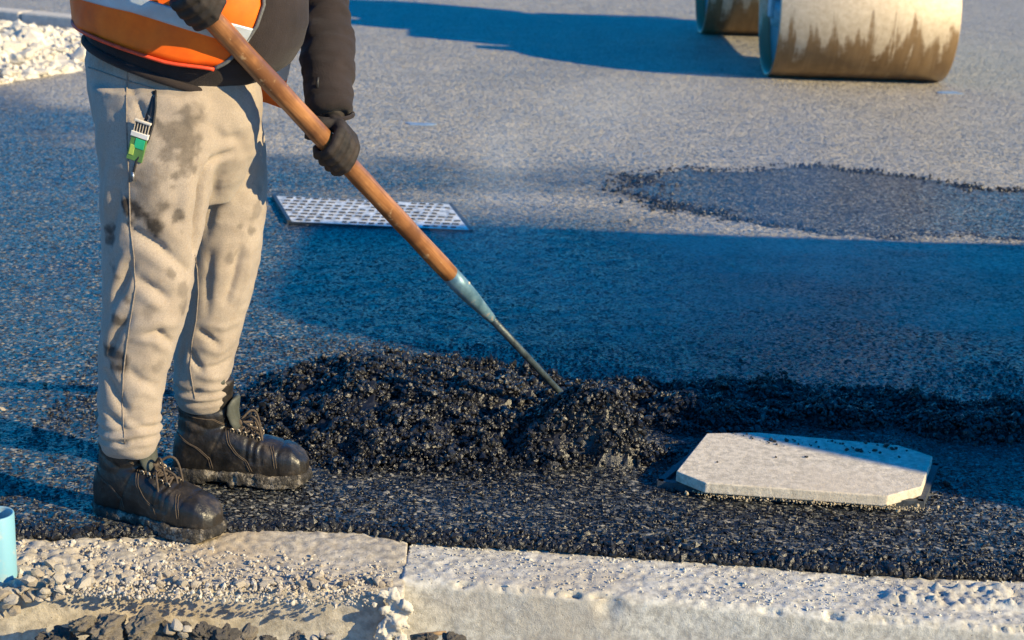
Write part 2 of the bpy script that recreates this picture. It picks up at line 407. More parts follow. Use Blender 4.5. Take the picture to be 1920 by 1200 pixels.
back = np.array([0, .05])
def foot_extra(V0, V, tp, O):
    # rubbly crumbled top toward the pipe, smoother screed at the joint
    k = sstep(-.45, -.95, V0[:, 0]); V[:, 2] += tp*k*(.008*fbm(V0, 34, 3, 71, .7)+.006)
    dist, _ = seg_dist(V0, [*gz(450, 1000), KZ], [*gz(720, 1030), KZ]); V[:, 2] += tp*.012*np.exp(-(dist/.09)**2)
    return V
fr = [gz(u, v) for u, v in ((-700, 1090), (-150, 1098), (0, 1104), (130, 1101), (300, 1098), (480, 1102), (600, 1106), (690, 1108), (747, 1110), (757, 1110))]
rr = [np.array([q[0]-.01, edge_y(q[0])])+back for q in fr]
foot = beam('concrete_footing', rr, fr, .19, M_CONC, KZ, .0024, .0022, foot_extra)
tag(foot, 'crumbling beige concrete footing under the boot, beside the blue pipe', 'concrete')
def kerb_extra(V0, V, tp, O):
    c = np.array([*gz(1142, 1128), KZ]); dd = np.linalg.norm((V0-c)*np.array([1, 1, .6]), axis=1)       # broken notch
    k = np.exp(-(dd/.024)**2)*(1+.5*fbm(V0, 45, 3, 5)); V[:, 2] -= .022*k*tp; V[:, :2] -= O*(.02*k*(1-tp))[:, None]
    # dried mortar smear on the top
    A = np.array([*gz(1760, 1125), KZ]); dx = (V0-A)*np.array([1/.13, 1/.055, 1]); dd = np.linalg.norm(dx[:, :2], axis=1)+.25*fbm(V0, 14, 4, 6)
    dxx = np.where(V0[:, 0] > A[0], np.abs(dx[:, 1])+.25*fbm(V0, 14, 4, 6), dd)
    V[:, 2] += tp*sstep(1.05, .8, dxx)*(.008+.010*fbm(V0, 45, 4, 8, .7))
    return V
fr2 = [gz(u, v) for u, v in ((752, 1089), (900, 1100), (1106, 1117), (1271, 1130), (1525, 1152), (1868, 1177), (2000, 1187))]+[np.array([1.9, 3.03])]
rr2 = [np.array([q[0]+.01, edge_y(q[0]+.01)])+back for q in fr2]
kerb = beam('concrete_kerb', rr2, fr2, .19, M_CONC2, KZ+.004, .0022, .0013, kerb_extra)
tag(kerb, 'long pale precast concrete kerb with a chipped notch in its front edge', 'kerb')

# ------------------------------------------------------------------ loose hot asphalt heap
def bump_at(V, u, v, rx, ry, h, rot=0, pw=2.0):
    c = G(u, v); dx, dy = V[:, 0]-c[0], V[:, 1]-c[1]; ca, sa = math.cos(rot), math.sin(rot)
    a = (dx*ca+dy*sa)/rx; b = (-dx*sa+dy*ca)/ry; r = (np.abs(a)**2+np.abs(b)**2)**.5
    return h*np.clip(1-r**pw, 0, 1)**1.15
def heap_h(V):
    w = V.copy(); w[:, :2] += .045*np.stack([fbm(V, 5, 3, 51), fbm(V, 5, 3, 52)], 1)
    h = bump_at(w, 800, 772, .54, .50, .075, -.12, 1.9)
    h = np.maximum(h, bump_at(w, 600, 775, .30, .30, .035, 0, 1.6))
    h = np.maximum(h, bump_at(w, 980, 835, .42, .17, .055, -.05, 1.8))
    h = h+bump_at(w, 1092, 840, .20, .15, .115, 0, 1.15)
    h = h-bump_at(w, 935, 812, .15, .10, .03)
    for u, v, rx, ry, hh in ((1180, 745, .3, .14, .03), (1310, 775, .26, .17, .03), (1430, 735, .24, .12, .018), (1560, 778, .24, .11, .028), (1700, 760, .22, .14, .016), (1800, 800, .26, .12, .022), (1950, 790, .3, .2, .02), (2200, 830, .5, .18, .03)):
        h = np.maximum(h, bump_at(w, u, v, rx, ry, hh, -.08, 1.7))
    return np.maximum(h, 0)
hm, HV = grid_mesh('loose_asphalt_heap', np.arange(-.95, 2.3, .014), np.arange(3.55, 4.85, .014), lambda V: heap_h(V))
hh = HV[:, 2]; HV[:, 2] = np.where(hh > .002, hh-.016+(hh > .01)*fbm(HV, 17, 4, 77, .6)*.022+fbm(HV, 60, 2, 3)*.004, -.012); setco(hm, HV)
NH = 420000; pos = np.stack([RNG.uniform(-1.0, 2.3, NH), RNG.uniform(3.5, 4.9, NH), np.zeros(NH)], 1)
hp = heap_h(pos); keep = RNG.uniform(size=len(pos)) < np.clip(hp/.022, 0, 1)*.58+.006*np.exp(-((pos[:, 1]-4.1)/.5)**2); pos, hp = pos[keep], hp[keep]
sz = RNG.lognormal(math.log(.0038), .45, len(pos)); big = RNG.uniform(size=len(pos)) < .03; sz[big] *= 2.0; sz = np.clip(sz, .0018, .013)
SLABP = np.array([G(u, v, .01)[:2] for u, v in ((1255, 905), (1320, 935), (1668, 958), (1740, 940), (1764, 868), (1690, 845), (1420, 825), (1312, 828))]); slab_in = lambda q: inside(q[:, :2], SLABP)
ok = ~slab_in(pos); pos, hp, sz = pos[ok], hp[ok], sz[ok]
pos[:, 2] = hp+sz*RNG.uniform(-1.0, .8, len(pos))+(hp > .01)*fbm(pos, 17, 4, 77, .6)*.022
Vg, Fg = grains(pos, sz)
bv = len(HV); bF = np.array([tuple(p.vertices) for p in hm.polygons])
inslab = slab_in(HV); HV[inslab, 2] = -.012
tri = np.concatenate([bF[:, [0, 1, 2]], bF[:, [0, 2, 3]]])
me = mesh_from('loose_asphalt_heap', np.concatenate([HV, Vg]), np.concatenate([tri, Fg+bv]), False)
heap = link('loose_asphalt_heap', me, M_GRAIN)
tag(heap, 'glossy black heap of loose hot asphalt the worker is raking', 'asphalt heap', kind='stuff')
# coarse stones breaking out along the free edge of the mat
n = 9000; x = RNG.uniform(-1.2, 1.5, n); t = np.abs(RNG.normal(0, .03, n)); m = x < -.25; t[m] *= .5
pos = np.stack([x, edge_y(x)+t-.004, np.zeros(n)], 1); sz = np.clip(RNG.lognormal(math.log(.0055), .35, n), .002, .012); pos[:, 2] = RNG.uniform(-.6, .5, n)*sz-.006*np.exp(-t/.012)
n2 = 16000; p2 = np.stack([RNG.uniform(-1.2, 1.5, n2), 3.4+RNG.uniform(0, 1, n2)**1.3*1.5, np.zeros(n2)], 1); s2 = np.clip(RNG.lognormal(math.log(.0036), .3, n2), .002, .008); p2[:, 2] = -.25*s2
okk = (p2[:, 1] > edge_y(p2[:, 0])+.01) & (heap_h(p2) < .004) & ~slab_in(p2)
Vg, Fg = grains(np.concatenate([pos, p2[okk]]), np.concatenate([sz, s2[okk]]))
tag(link('asphalt_surface_stones', mesh_from('asphalt_surface_stones', Vg, Fg, False), M_GRAIN), 'coarse black stones at the raw edge of the asphalt along the kerb', 'asphalt', kind='stuff')

# ------------------------------------------------------------------ slab over the drain
slab = empty('paving_slab', G(1500, 890)); tag(slab, 'beige concrete slab with cut corners lying over a drain beside the heap', 'slab')
s0 = np.array(slab.location)
def slab_pt(u, v, z): return G(u, v, z)-s0
top = [(1268, 883, .043), (1323, 905, .040), (1664, 930, .036), (1729, 912, .038), (1749, 855, .045), (1684, 834, .048), (1419, 810, .050), (1325, 812, .049)]
tp3 = [slab_pt(*q) for q in top]; nrm = np.cross(tp3[2]-tp3[0], tp3[5]-tp3[0]); nrm /= np.linalg.norm(nrm); nrm *= np.sign(nrm[2])
mb = MB(); mb.loft([[q-nrm*.027 for q in tp3], tp3]); me = bevelled(mb.mesh('slab_body'), .003, 2)
bm = bmesh.new(); bm.from_mesh(me); bm.to_mesh(me); bm.free()
link('slab_body', me, M_SLAB, slab)
frame_m = plain('tarred drain iron', (.06, .068, .078), .6, .5, .3, nscale=60, bump=.3)
dr = empty('drain_frame', (*s0[:2], 0)); tag(dr, 'low steel drain frame showing at the edges of the concrete slab', 'drain')
dd0 = np.array(dr.location); c8 = [G(u, v, .004)-dd0 for u, v in ((1238, 908), (1420, 930), (1726, 946), (1754, 878), (1560, 838), (1322, 838))]
for i in range(6):
    a, b = c8[i], c8[(i+1) % 6]; mb = MB(); dv = b-a; L = np.linalg.norm(dv); ang = math.atan2(dv[1], dv[0])
    mb.box((a+b)/2+np.array([0, 0, .002]), (L+.012, .016, .018), np.array(Matrix.Rotation(ang, 3, 'Z'))); mb.build('frame_bar', frame_m, dr, False)
mb = MB(); mb.loft([[q*np.array([.97, .97, 1])+np.array([0, 0, -.02]) for q in c8], [q*np.array([.97, .97, 1]) for q in c8]])
mb.build('drain_lid', plain('tarred lid', (.03, .03, .034), .6, nscale=60), dr, False)
# spilled sand under the front of the slab
n = 700; k = RNG.uniform(size=n); A, B = G(1310, 932, .0), G(1745, 962, .0); pos = A+(B-A)*k[:, None]+np.stack([RNG.normal(0, .02, n), RNG.normal(0, .009, n), np.abs(RNG.normal(0, .003, n))+.006], 1)
Vg, Fg = grains(pos, RNG.lognormal(math.log(.0017), .45, n))
tag(link('spilled_sand', mesh_from('spilled_sand', Vg, Fg, False), plain('yellow sand', (.42, .34, .22), .9, nscale=100, namp=.4)), 'thin line of yellow sand along the front of the slab', 'sand', kind='stuff')
CR = lump_meshes('asphalt_crumb', 5, 2, .35, .8, 9)
for m in CR: m.materials.append(M_GRAIN)
tree = BVHTree.FromPolygons([Vector(q+s0) for q in tp3], [tuple(range(8))])
for u, v, r in ((1445, 826, 9), (1452, 829, 7), (1475, 828, 8), (1497, 834, 5), (1560, 828, 6), (1588, 845, 7), (1607, 846, 9), (1615, 848, 6), (1640, 846, 8), (1650, 850, 7), (1662, 838, 11), (1672, 843, 9), (1680, 842, 7), (1686, 858, 5), (1512, 858, 6), (1455, 858, 4), (1345, 867, 4), (1530, 830, 5), (1650, 830, 9), (1700, 846, 5), (1622, 832, 6), (1575, 833, 4), (1400, 815, 5), (1375, 813, 4))+tuple((1380+i*10+(i*37 % 11), 815+(1380+i*10-1380)*.075+(i*53 % 17), 2+(i*29 % 4)) for i in range(30)):
    q, _ = hit(tree, u, v)
    if q is None: continue
    o = bpy.data.objects.new('asphalt_crumb', random.choice(CR)); COL.objects.link(o); r = r/830*.62
    o.location = q+np.array([0, 0, r*.55]); o.scale = (r*1.15, r, r*.9); o.rotation_euler = (random.uniform(-.4, .4), random.uniform(-.4, .4), random.uniform(0, 6))
    tag(o, 'small black asphalt crumb lying on the beige concrete slab', 'crumb', 'asphalt crumbs on the slab')

# ------------------------------------------------------------------ stones, mortar, clods, pipe
ST = lump_meshes('stone', 8, 2, .3, .85, 23)
for m in ST: m.materials.append(M_STONE)
def stone(name, loc, r, label, cat, group, mats=None, meshes=ST, sq=1):
    o = bpy.data.objects.new(name, random.choice(meshes)); COL.objects.link(o); o.location = loc
    o.scale = (r*random.uniform(.8, 1.3), r*random.uniform(.8, 1.2), r*random.uniform(.65, 1)*sq); o.rotation_euler = (random.uniform(-.6, .6), random.uniform(-.6, .6), random.uniform(0, 6.3))
    tag(o, label, cat, group); return o
rr_ = random.Random(3)
for i in range(120):
    u = rr_.uniform(-10, 735); lim = 1100+ (u < 110)*((110-u)*.35); v = lim-abs(rr_.gauss(0, 17))+3
    if u > 330: v = lim-abs(rr_.gauss(0, 7))+2
    r = rr_.choice((.006, .007, .009, .011, .013, .016))*(1.15 if u < 230 else .85)
    if u < 20 and v < 1085: continue
    q = G(u, v, KZ); big_ = r > .0105; stone('crushed_stone', (q[0], q[1], KZ+r*.45), r, 'larger pale crushed stone lying along the broken edge of the concrete footing' if big_ else 'small pale crushed stone lying along the broken edge of the concrete footing', 'stone', 'larger stones on the footing' if big_ else 'small stones on the footing')
for i in range(26):                           # spill at the corner by the pipe
    u = rr_.uniform(-5, 120); v = rr_.uniform(1095, 1158)-u*.3; r = rr_.uniform(.009, .019); q = P(u, v, 3.12)
    stone('crushed_stone', q, r, 'pale crushed stone spilled at the corner of the footing by the blue pipe', 'stone', 'stones spilled by the pipe')
n = 12000; pos = np.stack([RNG.uniform(-1.15, -.25, n), RNG.uniform(3.12, 3.4, n), np.full(n, KZ)], 1); kp = RNG.uniform(size=n) < np.clip(.35+.5*sstep(-.5, -1.0, pos[:, 0])-.25*sstep(3.22, 3.32, pos[:, 1]), 0, 1)*(pos[:, 1] < edge_y(pos[:, 0])-.02)
pos = pos[kp]; sz = np.clip(RNG.lognormal(math.log(.0024), .5, len(pos)), .001, .008); pos[:, 2] += .003+sz*.3
Vg, Fg = grains(pos, sz); tag(link('concrete_grit', mesh_from('concrete_grit', Vg, Fg, False), M_STONE), 'fine pale grit scattered over the concrete footing', 'grit', kind='stuff')
n = 8000; pos = np.stack([RNG.uniform(-.28, 1.5, n), RNG.uniform(3.03, 3.45, n), np.full(n, KZ+.004)], 1); yf = np.interp(pos[:, 0], [q[0] for q in fr2], [q[1] for q in fr2])
kp = (pos[:, 1] < edge_y(pos[:, 0])-.004) & (pos[:, 1] > yf+.006) & (vnoise(pos, 7, 5)+RNG.uniform(-1, 1, n) > -.1); pos = pos[kp]; sz = np.clip(RNG.lognormal(math.log(.0020), .45, len(pos)), .001, .005); pos[:, 2] += .0005
Vg, Fg = grains(pos, sz); tag(link('kerb_grit', mesh_from('kerb_grit', Vg, Fg, False), M_CONC2), 'fine pale grit bonded to the top of the long kerb', 'grit', kind='stuff')
mb = MB(); c0 = P(738, 1150, 3.16)
for i in range(40):
    q = P(738+rr_.uniform(-26, 26), 1110+i*2.8, 3.165+rr_.uniform(-.008, .006)); r = rr_.uniform(.009, .016); mb.ball(q, (r, r*.6, r*.8))
mm = union(mb, .0035, 3); Vm = coords(mm); setco(mm, Vm+normals(mm)*(fbm(Vm, 45, 4, 4, .7)*.006)[:, None])
tag(link('mortar_lump', mm, M_WHITE), 'lumpy white mortar squeezed out of the joint between footing and kerb', 'mortar')
CL = lump_meshes('soil_clod', 6, 4, .55, .8, 37, 0, 5)
for k, m in enumerate(CL): m.materials.append(M_DARKSOIL if k % 2 else M_SOIL)
for u, v, r in ((160, 1172, 30), (205, 1180, 36), (185, 1200, 34), (240, 1195, 26), (275, 1170, 30), (300, 1190, 34), (330, 1185, 22), (120, 1200, 26), (385, 1190, 26), (425, 1192, 24), (455, 1203, 22), (505, 1204, 20), (560, 1206, 22), (800, 1200, 18), (850, 1206, 20), (360, 1206, 22), (90, 1208, 24), (610, 1200, 14), (345, 1172, 15)):
    q = P(u, v, 3.04); dark = rr_.random() < .6; ms = CL[1::2] if dark else CL[0::2]
    stone('soil_clod', q, r/1010, 'dark tarry clod of spoil heaped in front of the footing' if dark else 'pale crumbly soil clod heaped in front of the footing', 'clod', 'dark spoil clods' if dark else 'pale spoil clods', meshes=ms)
for u, v in ((332, 1172), (352, 1180), (318, 1180), (605, 1190), (620, 1196), (345, 1190), (590, 1198)):
    stone('white_stone', P(u, v, 3.02), .011, 'white stone lying among the spoil clods', 'stone', 'white stones in the spoil')
mb = MB(); mb.tube([P(770, 1196, 3.06), P(800, 1190, 3.07), P(836, 1186, 3.09)], [.006, .005, .004], 6)
tag(mb.build('dry_stick', plain('dry wood', (.22, .15, .09), .9, nscale=60)), 'short dry stick lying at the foot of the kerb', 'stick')
pm = Mat('pale blue plastic', (.2, .38, .46), .5, .4); nn = pm.noise(9, 6, .65)
pm.set('Base Color', pm.mix(pm.ramp(nn, [(.5, (0, 0, 0)), (.66, (1, 1, 1))]), (.17, .36, .45), (.42, .38, .32))); 
pc_ = P(-6, 1040, 3.195); ro, ri = .0385, .0335; zt = P(-6, 962, 3.195)[2]; ns = 40; prof = [(ro, KZ-.01), (ro, zt-.002), (ro-.001, zt), (ri+.001, zt), (ri, zt-.002), (ri, KZ-.01)]
mb = MB(); mb.loft([[np.array([pc_[0]+r*math.cos(w), pc_[1]+r*math.sin(w), z]) for w in np.linspace(0, 2*math.pi, ns, endpoint=False)] for r, z in prof], False)
pipe = mb.build('plastic_pipe', pm.m); tag(pipe, 'pale blue plastic pipe stub standing upright beside the footing', 'pipe')

for u, v, r in ((85, 722, .010), (118, 712, .006), (4, 768, .008), (70, 921, .007), (1374, 497, .010), (1392, 503, .008), (1640, 905, .005), (560, 560, .005), (1180, 415, .012), (1240, 330, .010), (620, 610, .006)):
    q = G(u, v); stone('stone_chip', (q[0], q[1], r*.4), r, 'pale stone chip lying loose on the dark asphalt', 'stone', 'stone chips on the asphalt', sq=.7)
M_CHALK = plain('blue paint and puddle tint', (.18, .28, .42), .8, .3, nscale=60, namp=.4)
for (u, v, w_, h_), lb in (((1782, 173, .07, .06), 'blue paint mark sprayed on the street beside the roller drum'), ((786, 232, .07, .05), 'flat blue patch for a bluish puddle on the street beyond the rake')):  # far patch stands for a puddle, its bluish look put in as flat colour
    q = G(u, v, .004); ps = [q+np.array([w_*math.cos(t)*(1+.3*math.sin(3*t+u)), h_*math.sin(t)*(1+.3*math.cos(2*t)), 0]) for t in np.linspace(0, 2*math.pi, 24, endpoint=False)]
    mb = MB(); mb.loft([[p-np.array([0, 0, .008]) for p in ps], ps]); tag(mb.build('blue_mark', M_CHALK, None, False), lb, 'paint mark')

# ------------------------------------------------------------------ inspection cover in the road
cA, cB, cC, cD = G(517, 369, .002), G(546, 417, .002), G(880, 433, .002), G(842, 384, .002)
cov = empty('manhole_cover', (cA+cB+cC+cD)/4); tag(cov, 'rectangular pale steel manhole cover with raised tread set in the road', 'manhole cover'); co_ = np.array(cov.location)
M_PLATE = Mat('worn tread plate', (.55, .53, .48), .42, .6, .25); nn = M_PLATE.noise(25, 5, .6)
M_PLATE.set('Base Color', M_PLATE.ramp(nn, [(.32, (.16, .15, .14)), (.42, (.50, .48, .43)), (.6, (.85, .82, .74))])); M_PLATE.set('Normal', M_PLATE.bump(M_PLATE.noise(90, 3), .3, .003))
M_IRON = plain('tar black iron', (.022, .026, .034), .5, .5, nscale=80)
q4 = [q-co_ for q in (cA, cB, cC, cD)]
mb = MB(); mb.loft([[q+np.array([0, 0, -.02]) for q in q4], [q+np.array([0, 0, .004]) for q in q4]]); mb.build('plate', M_PLATE.m, cov, False)
for i in range(4):
    a, b = q4[i], q4[(i+1) % 4]; dv = b-a; ang = math.atan2(dv[1], dv[0]); mb = MB()
    wd, ht = ((.014, .022), (.008, .008), (.012, .012), (.008, .008))[i]
    nrm_ = np.array([dv[1], -dv[0], 0])/np.linalg.norm(dv); nrm_ *= np.sign(nrm_ @ ((a+b)/2)) or 1
    mb.box((a+b)/2+nrm_*wd*.6, (np.linalg.norm(dv)+.01, wd, ht), np.array(Matrix.Rotation(ang, 3, 'Z'))); mb.build('frame_edge', M_IRON, cov, False)
mb = MB(); mb.box((0, 0, 0), (.026, .012, .004)); tread = bevelled(mb.mesh('tread_bar'), .002, 1); tread.materials.append(M_IRON)
rows, cols = 8, 19; ax = q4[2]-q4[1]; ang = math.atan2(ax[1], ax[0])
for r in range(rows):
    for c in range(cols):
        s = (c+.5+(.5 if r % 2 else 0))/(cols+.6); t = (r+.5)/rows
        if s > .98 or random.random() < .08: continue
        q = (q4[0]*(1-t)+q4[1]*t)*(1-s)+(q4[3]*(1-t)+q4[2]*t)*s
        o = link('tread_bar', tread, None, cov); o.location = q+np.array([0, 0, .006]); o.rotation_euler = (0, 0, ang+random.uniform(-.1, .1)); o.scale = (random.uniform(.75, 1.15), random.uniform(.7, 1.2), 1)

# ------------------------------------------------------------------ far left: rubble bank, white kerb
RB = lump_meshes('rubble_stone', 7, 2, .32, .85, 61); M_RUB = plain('white limestone rubble', (.66, .60, .50), .9, .3, nscale=14, namp=.35, bump=.6, bdist=.01)
for m in RB: m.materials.append(M_RUB)
RP = np.array([G(u, v)[:2] for u, v in ((-500, 215), (-200, 185), (0, 158), (90, 142), (165, 132), (300, 118), (420, 100), (420, 70), (300, 62), (160, 62), (0, 48), (-300, 30), (-700, 80))])
def bank_z(V):
    i = inside(V[:, :2], RP); dd = poly_dist(V[:, :2], RP); return np.where(i, .01+.05*sstep(0, .8, dd)+fbm(V, 3, 4, 6)*.03*sstep(0, .3, dd)+fbm(V, 14, 3, 5)*.012, -.05)
bx0, bx1, by0, by1 = RP[:, 0].min(), RP[:, 0].max(), RP[:, 1].min(), RP[:, 1].max()
bmesh_, _ = grid_mesh('rubble_bank', np.arange(bx0, bx1, .05), np.arange(by0, by1, .05), bank_z)
tag(link('rubble_bank', bmesh_, M_RUB), 'low bank of white limestone rubble beyond the worker, at the street edge', 'rubble', kind='stuff')
n = 9000; pos = np.stack([RNG.uniform(bx0, bx1, n), RNG.uniform(by0, by1, n), np.zeros(n)], 1); z = bank_z(pos); pos = pos[z > 0]; pos[:, 2] = z[z > 0]+.004
Vg, Fg = grains(pos, RNG.lognormal(math.log(.016), .45, len(pos))); tag(link('rubble_gravel', mesh_from('rubble_gravel', Vg, Fg, False), M_RUB), 'small white gravel covering the rubble bank', 'gravel', kind='stuff')
for i in range(90):
    u, v = rr_.uniform(-20, 200), rr_.uniform(42, 140); q = G(u, v, .1); z = bank_z(np.array([q]))[0]
    if z < 0: continue
    r = rr_.choice((.03, .035, .04, .055, .075)); stone('rubble_stone', (q[0], q[1], z+r*.3), r, 'white limestone chunk on the rubble bank beyond the worker', 'stone', 'rubble stones on the bank', meshes=RB)
# kerb line behind the bank
A, B = G(-500, -14), G(420, 79); dv = B-A; ang = math.atan2(dv[1], dv[0]); L = np.linalg.norm(dv); nk = int(L/1.0)+1
kb = MB(); kb.box((0, 0, 0), (.985, .16, .2)); km = bevelled(kb.mesh('kerb_stone'), .015, 2); km.materials.append(M_WHITE)
wk = empty('street_kerb', A); tag(wk, 'white kerb line running behind the rubble bank', 'kerb')
for i in range(nk):
    o = link('kerb_stone', km, None, wk); o.location = dv/L*(i+.5)*1.0+np.array([0, 0, -.02]); o.rotation_euler = (0, 0, ang)
vg, _ = grid_mesh('sand_verge', np.arange(-30, -3.6, .3), np.arange(13.6, 26, .3), lambda V: np.where(V[:, 1] > 14.2-.12*(V[:, 0]+4), .03, -.05)+fbm(V, 3, 3, 3)*.01)
tag(link('sand_verge', vg, plain('pale sand', (.5, .44, .35), .95, nscale=8)), kind='structure')

# ------------------------------------------------------------------ road roller
rol_a, rol_b = G(1434, 141), G(1757, 151); DR = .41
axv = rol_b-rol_a; DW = np.linalg.norm(axv); axv /= DW; fwd = np.array([-axv[1], axv[0], 0])
mid = (rol_a+rol_b)/2; roller = empty('road_roller', mid, math.atan2(axv[1], axv[0]))
tag(roller, 'tandem road roller with rusty wet steel drums parked on the street', 'road roller')
Md = Mat('wet rusty drum steel', (.42, .32, .2), .5, .5, .35); co = Md.co()
mp = Md.node('ShaderNodeMapping', {'Vector': co, 'Scale': (1, .2, .16)}).outputs[0]
sx = Md.node('ShaderNodeSeparateXYZ', {0: co})
drip = Md.noise(10, 3.5, .55, mp, .4); fine = Md.noise(30, 4, .6, co)
wet = Md.math('ADD', Md.math('MULTIPLY', sx.outputs[2], -2.6), Md.math('MULTIPLY', Md.math('SUBTRACT', drip, .5), 2.6))
wet = Md.math('ADD', wet, Md.math('MULTIPLY', Md.math('SUBTRACT', fine, .5), .5))
wm = Md.ramp(Md.math('ADD', wet, .18), [(.36, (0, 0, 0)), (.47, (.6, .6, .6)), (.62, (1, 1, 1))])
dry = Md.ramp(fine, [(.3, (.46, .36, .24)), (.7, (.60, .49, .35))]); wt = Md.ramp(drip, [(.35, (.17, .10, .045)), (.65, (.29, .185, .09))])
mp3 = Md.node('ShaderNodeMapping', {'Vector': co, 'Scale': (1, .12, .10)}).outputs[0]; run = Md.ramp(Md.noise(8, 4, .6, mp3, .6), [(.60, (0, 0, 0)), (.68, (.75, .75, .75))])
Md.set('Base Color', Md.mix(wm, dry, Md.mix(run, wt, (.42, .32, .20)))); Md.set('Roughness', Md.math('SUBTRACT', .62, Md.math('MULTIPLY', wm, .3))); Md.set('Normal', Md.bump(fine, .15, .004))
M_BLUE = plain('shade tinted machine paint', (.10, .30, .38), .45, .5, nscale=20, namp=.25, bump=.1)  # teal is the shaded look of the drum ends, put into the paint colour
M_RUBBER = plain('black rubber', (.02, .02, .02), .8, .3, nscale=50)
def lathe(prof, n=72):
    return [[np.array([x, r*math.cos(w), r*math.sin(w)]) for w in np.linspace(0, 2*math.pi, n, endpoint=False)] for r, x in prof]
for k, (dx, dy) in enumerate(((0, 0), (None, None))):
    if k == 0: c = np.zeros(3)
    else:
        q = G(1311, 62)-mid; c = np.array([q@axv+DW/2, q@fwd, 0])
    h = DW/2; mb = MB(); mb.loft(lathe([(DR-.02, -h+.09), (DR-.02, -h), (DR-.004, -h), (DR, -h+.006), (DR, h-.006), (DR-.004, h), (DR-.02, h), (DR-.02, h-.09)]), False)
    dm = mb.build('drum', Md.m, roller); dm.location = c+np.array([0, 0, DR-.004])
    for s in (-1, 1):
        mb = MB(); mb.loft(lathe([(DR-.019, s*(h-.085)), (DR-.019, s*(h-.075)), (.1, s*(h-.07)), (.09, s*(h-.02)), (.01, s*(h-.02))], 48)); mb.build('drum_disc', M_BLUE, dm)
    mb = MB()
    for s in (-1, 1): mb.box((c[0]+s*(h-.02), c[1], .62), (.05, .12, .5))
    mb.box((c[0], c[1], .9), (DW, .16, .1)); mb.build('yoke', M_BLUE, roller, False, .012)
    mb = MB(); mb.box((c[0], c[1]+.44, .6), (DW-.06, .03, .06)); mb.build('scraper', M_RUBBER, roller, False, .004)
    if k: c2 = c
cm = c2/2
mb = MB(); mb.box((cm[0], cm[1], .84), (.9, 1.9, .78)); mb.build('chassis', M_BLUE, roller, False, .04)
mb = MB(); mb.loft([[np.array([cm[0]+x*w, cm[1]+.5+y, z]) for x, y in ((-1, -.55), (1, -.55), (1, .55), (-1, .55))] for z, w in ((1.2, .45), (1.62, .44), (1.74, .36))]); mb.build('hood', M_BLUE, roller, False, .03)
mb = MB(); mb.box((cm[0], cm[1]-.35, 1.36), (.6, .5, .3)); mb.box((cm[0], cm[1]-.58, 1.62), (.56, .12, .6)); mb.build('seat', M_RUBBER, roller, False, .03)
mb = MB(); mb.tube([(cm[0]+.2*math.cos(a), cm[1]+.12+.12*math.sin(a), 1.55+.14*math.sin(a)) for a in np.linspace(0, 2*math.pi, 22)], .014); mb.tube([(cm[0], cm[1]+.2, 1.1), (cm[0], cm[1]+.12, 1.55)], .02); mb.build('steering_wheel', M_RUBBER, roller)

# ------------------------------------------------------------------ invented vehicle out of view on the right, shaped to shadow the fresh mat
caster = empty('shadow_caster', (5.05, 3.38, 0)); tag(caster, 'unseen blue vehicle added right of the slab to cast the wide shadow', 'shadow_caster')
mb = MB(); mb.loft([[np.array([x*w, y0 if y < 0 else y1, z]) for x, y in ((-1, -1), (1, -1), (1, 1), (-1, 1))] for z, w, y0, y1 in ((1.15, .62, -.95, 1.85), (1.5, .63, -.97, 1.6), (1.9, .62, -.95, 1.2), (2.3, .6, -.9, .8), (2.55, .58, -.85, .5), (2.65, .52, -.75, .42))]); mb.build('cab', M_BLUE, caster, False, .03)  # roof and front slope follow the outline the shadow needs
M_GL = Mat('tinted cab glass', (.01, .012, .014), .05, .5).m
for s in (-1, 1):
    mb = MB(); mb.box((s*.615, -.2, 2.02), (.02, .95, .6), np.array(Matrix.Rotation(-s*.1, 3, 'Y'))); mb.build('cab_window', M_GL, caster, False)
mb = MB(); mb.loft([[np.array([x*w, .4 if y < 0 else 1.45, z]) for x, y in ((-1, -1), (1, -1), (1, 1), (-1, 1))] for z, w in ((.7, .5), (1.4, .5), (1.55, .42))]); mb.build('hood', M_BLUE, caster, False, .04)
mb = MB(); mb.box((0, .2, .72), (.5, 2.4, .3)); mb.build('chassis', M_RUBBER, caster, False, .02)
for s in (-1, 1):
    for (y, r, wdt) in ((-.45, .78, .42), (1.1, .48, .28)):
        mb = MB(); mb.loft([[p+np.array([s*.72, y, r]) for p in ring] for ring in lathe([(r*.55, -wdt/2), (r*.93, -wdt/2), (r, -wdt/4), (r, wdt/4), (r*.93, wdt/2), (r*.55, wdt/2)], 40)], False); w_ = mb.build('wheel', M_RUBBER, caster)
        mb = MB(); mb.loft([[p+np.array([s*.72, y, r]) for p in ring] for ring in lathe([(r*.56, -.06), (r*.2, -.02), (r*.2, .02), (r*.56, .06)], 32)]); mb.build('rim', M_WHITE, w_)
    mb = MB(); mb.box((s*.74, -.37, 1.5), (.44, 1.4, .70)); mb.build('fender', M_BLUE, caster, False, .02)  # solid box, sized for the near edge of the cast shadow

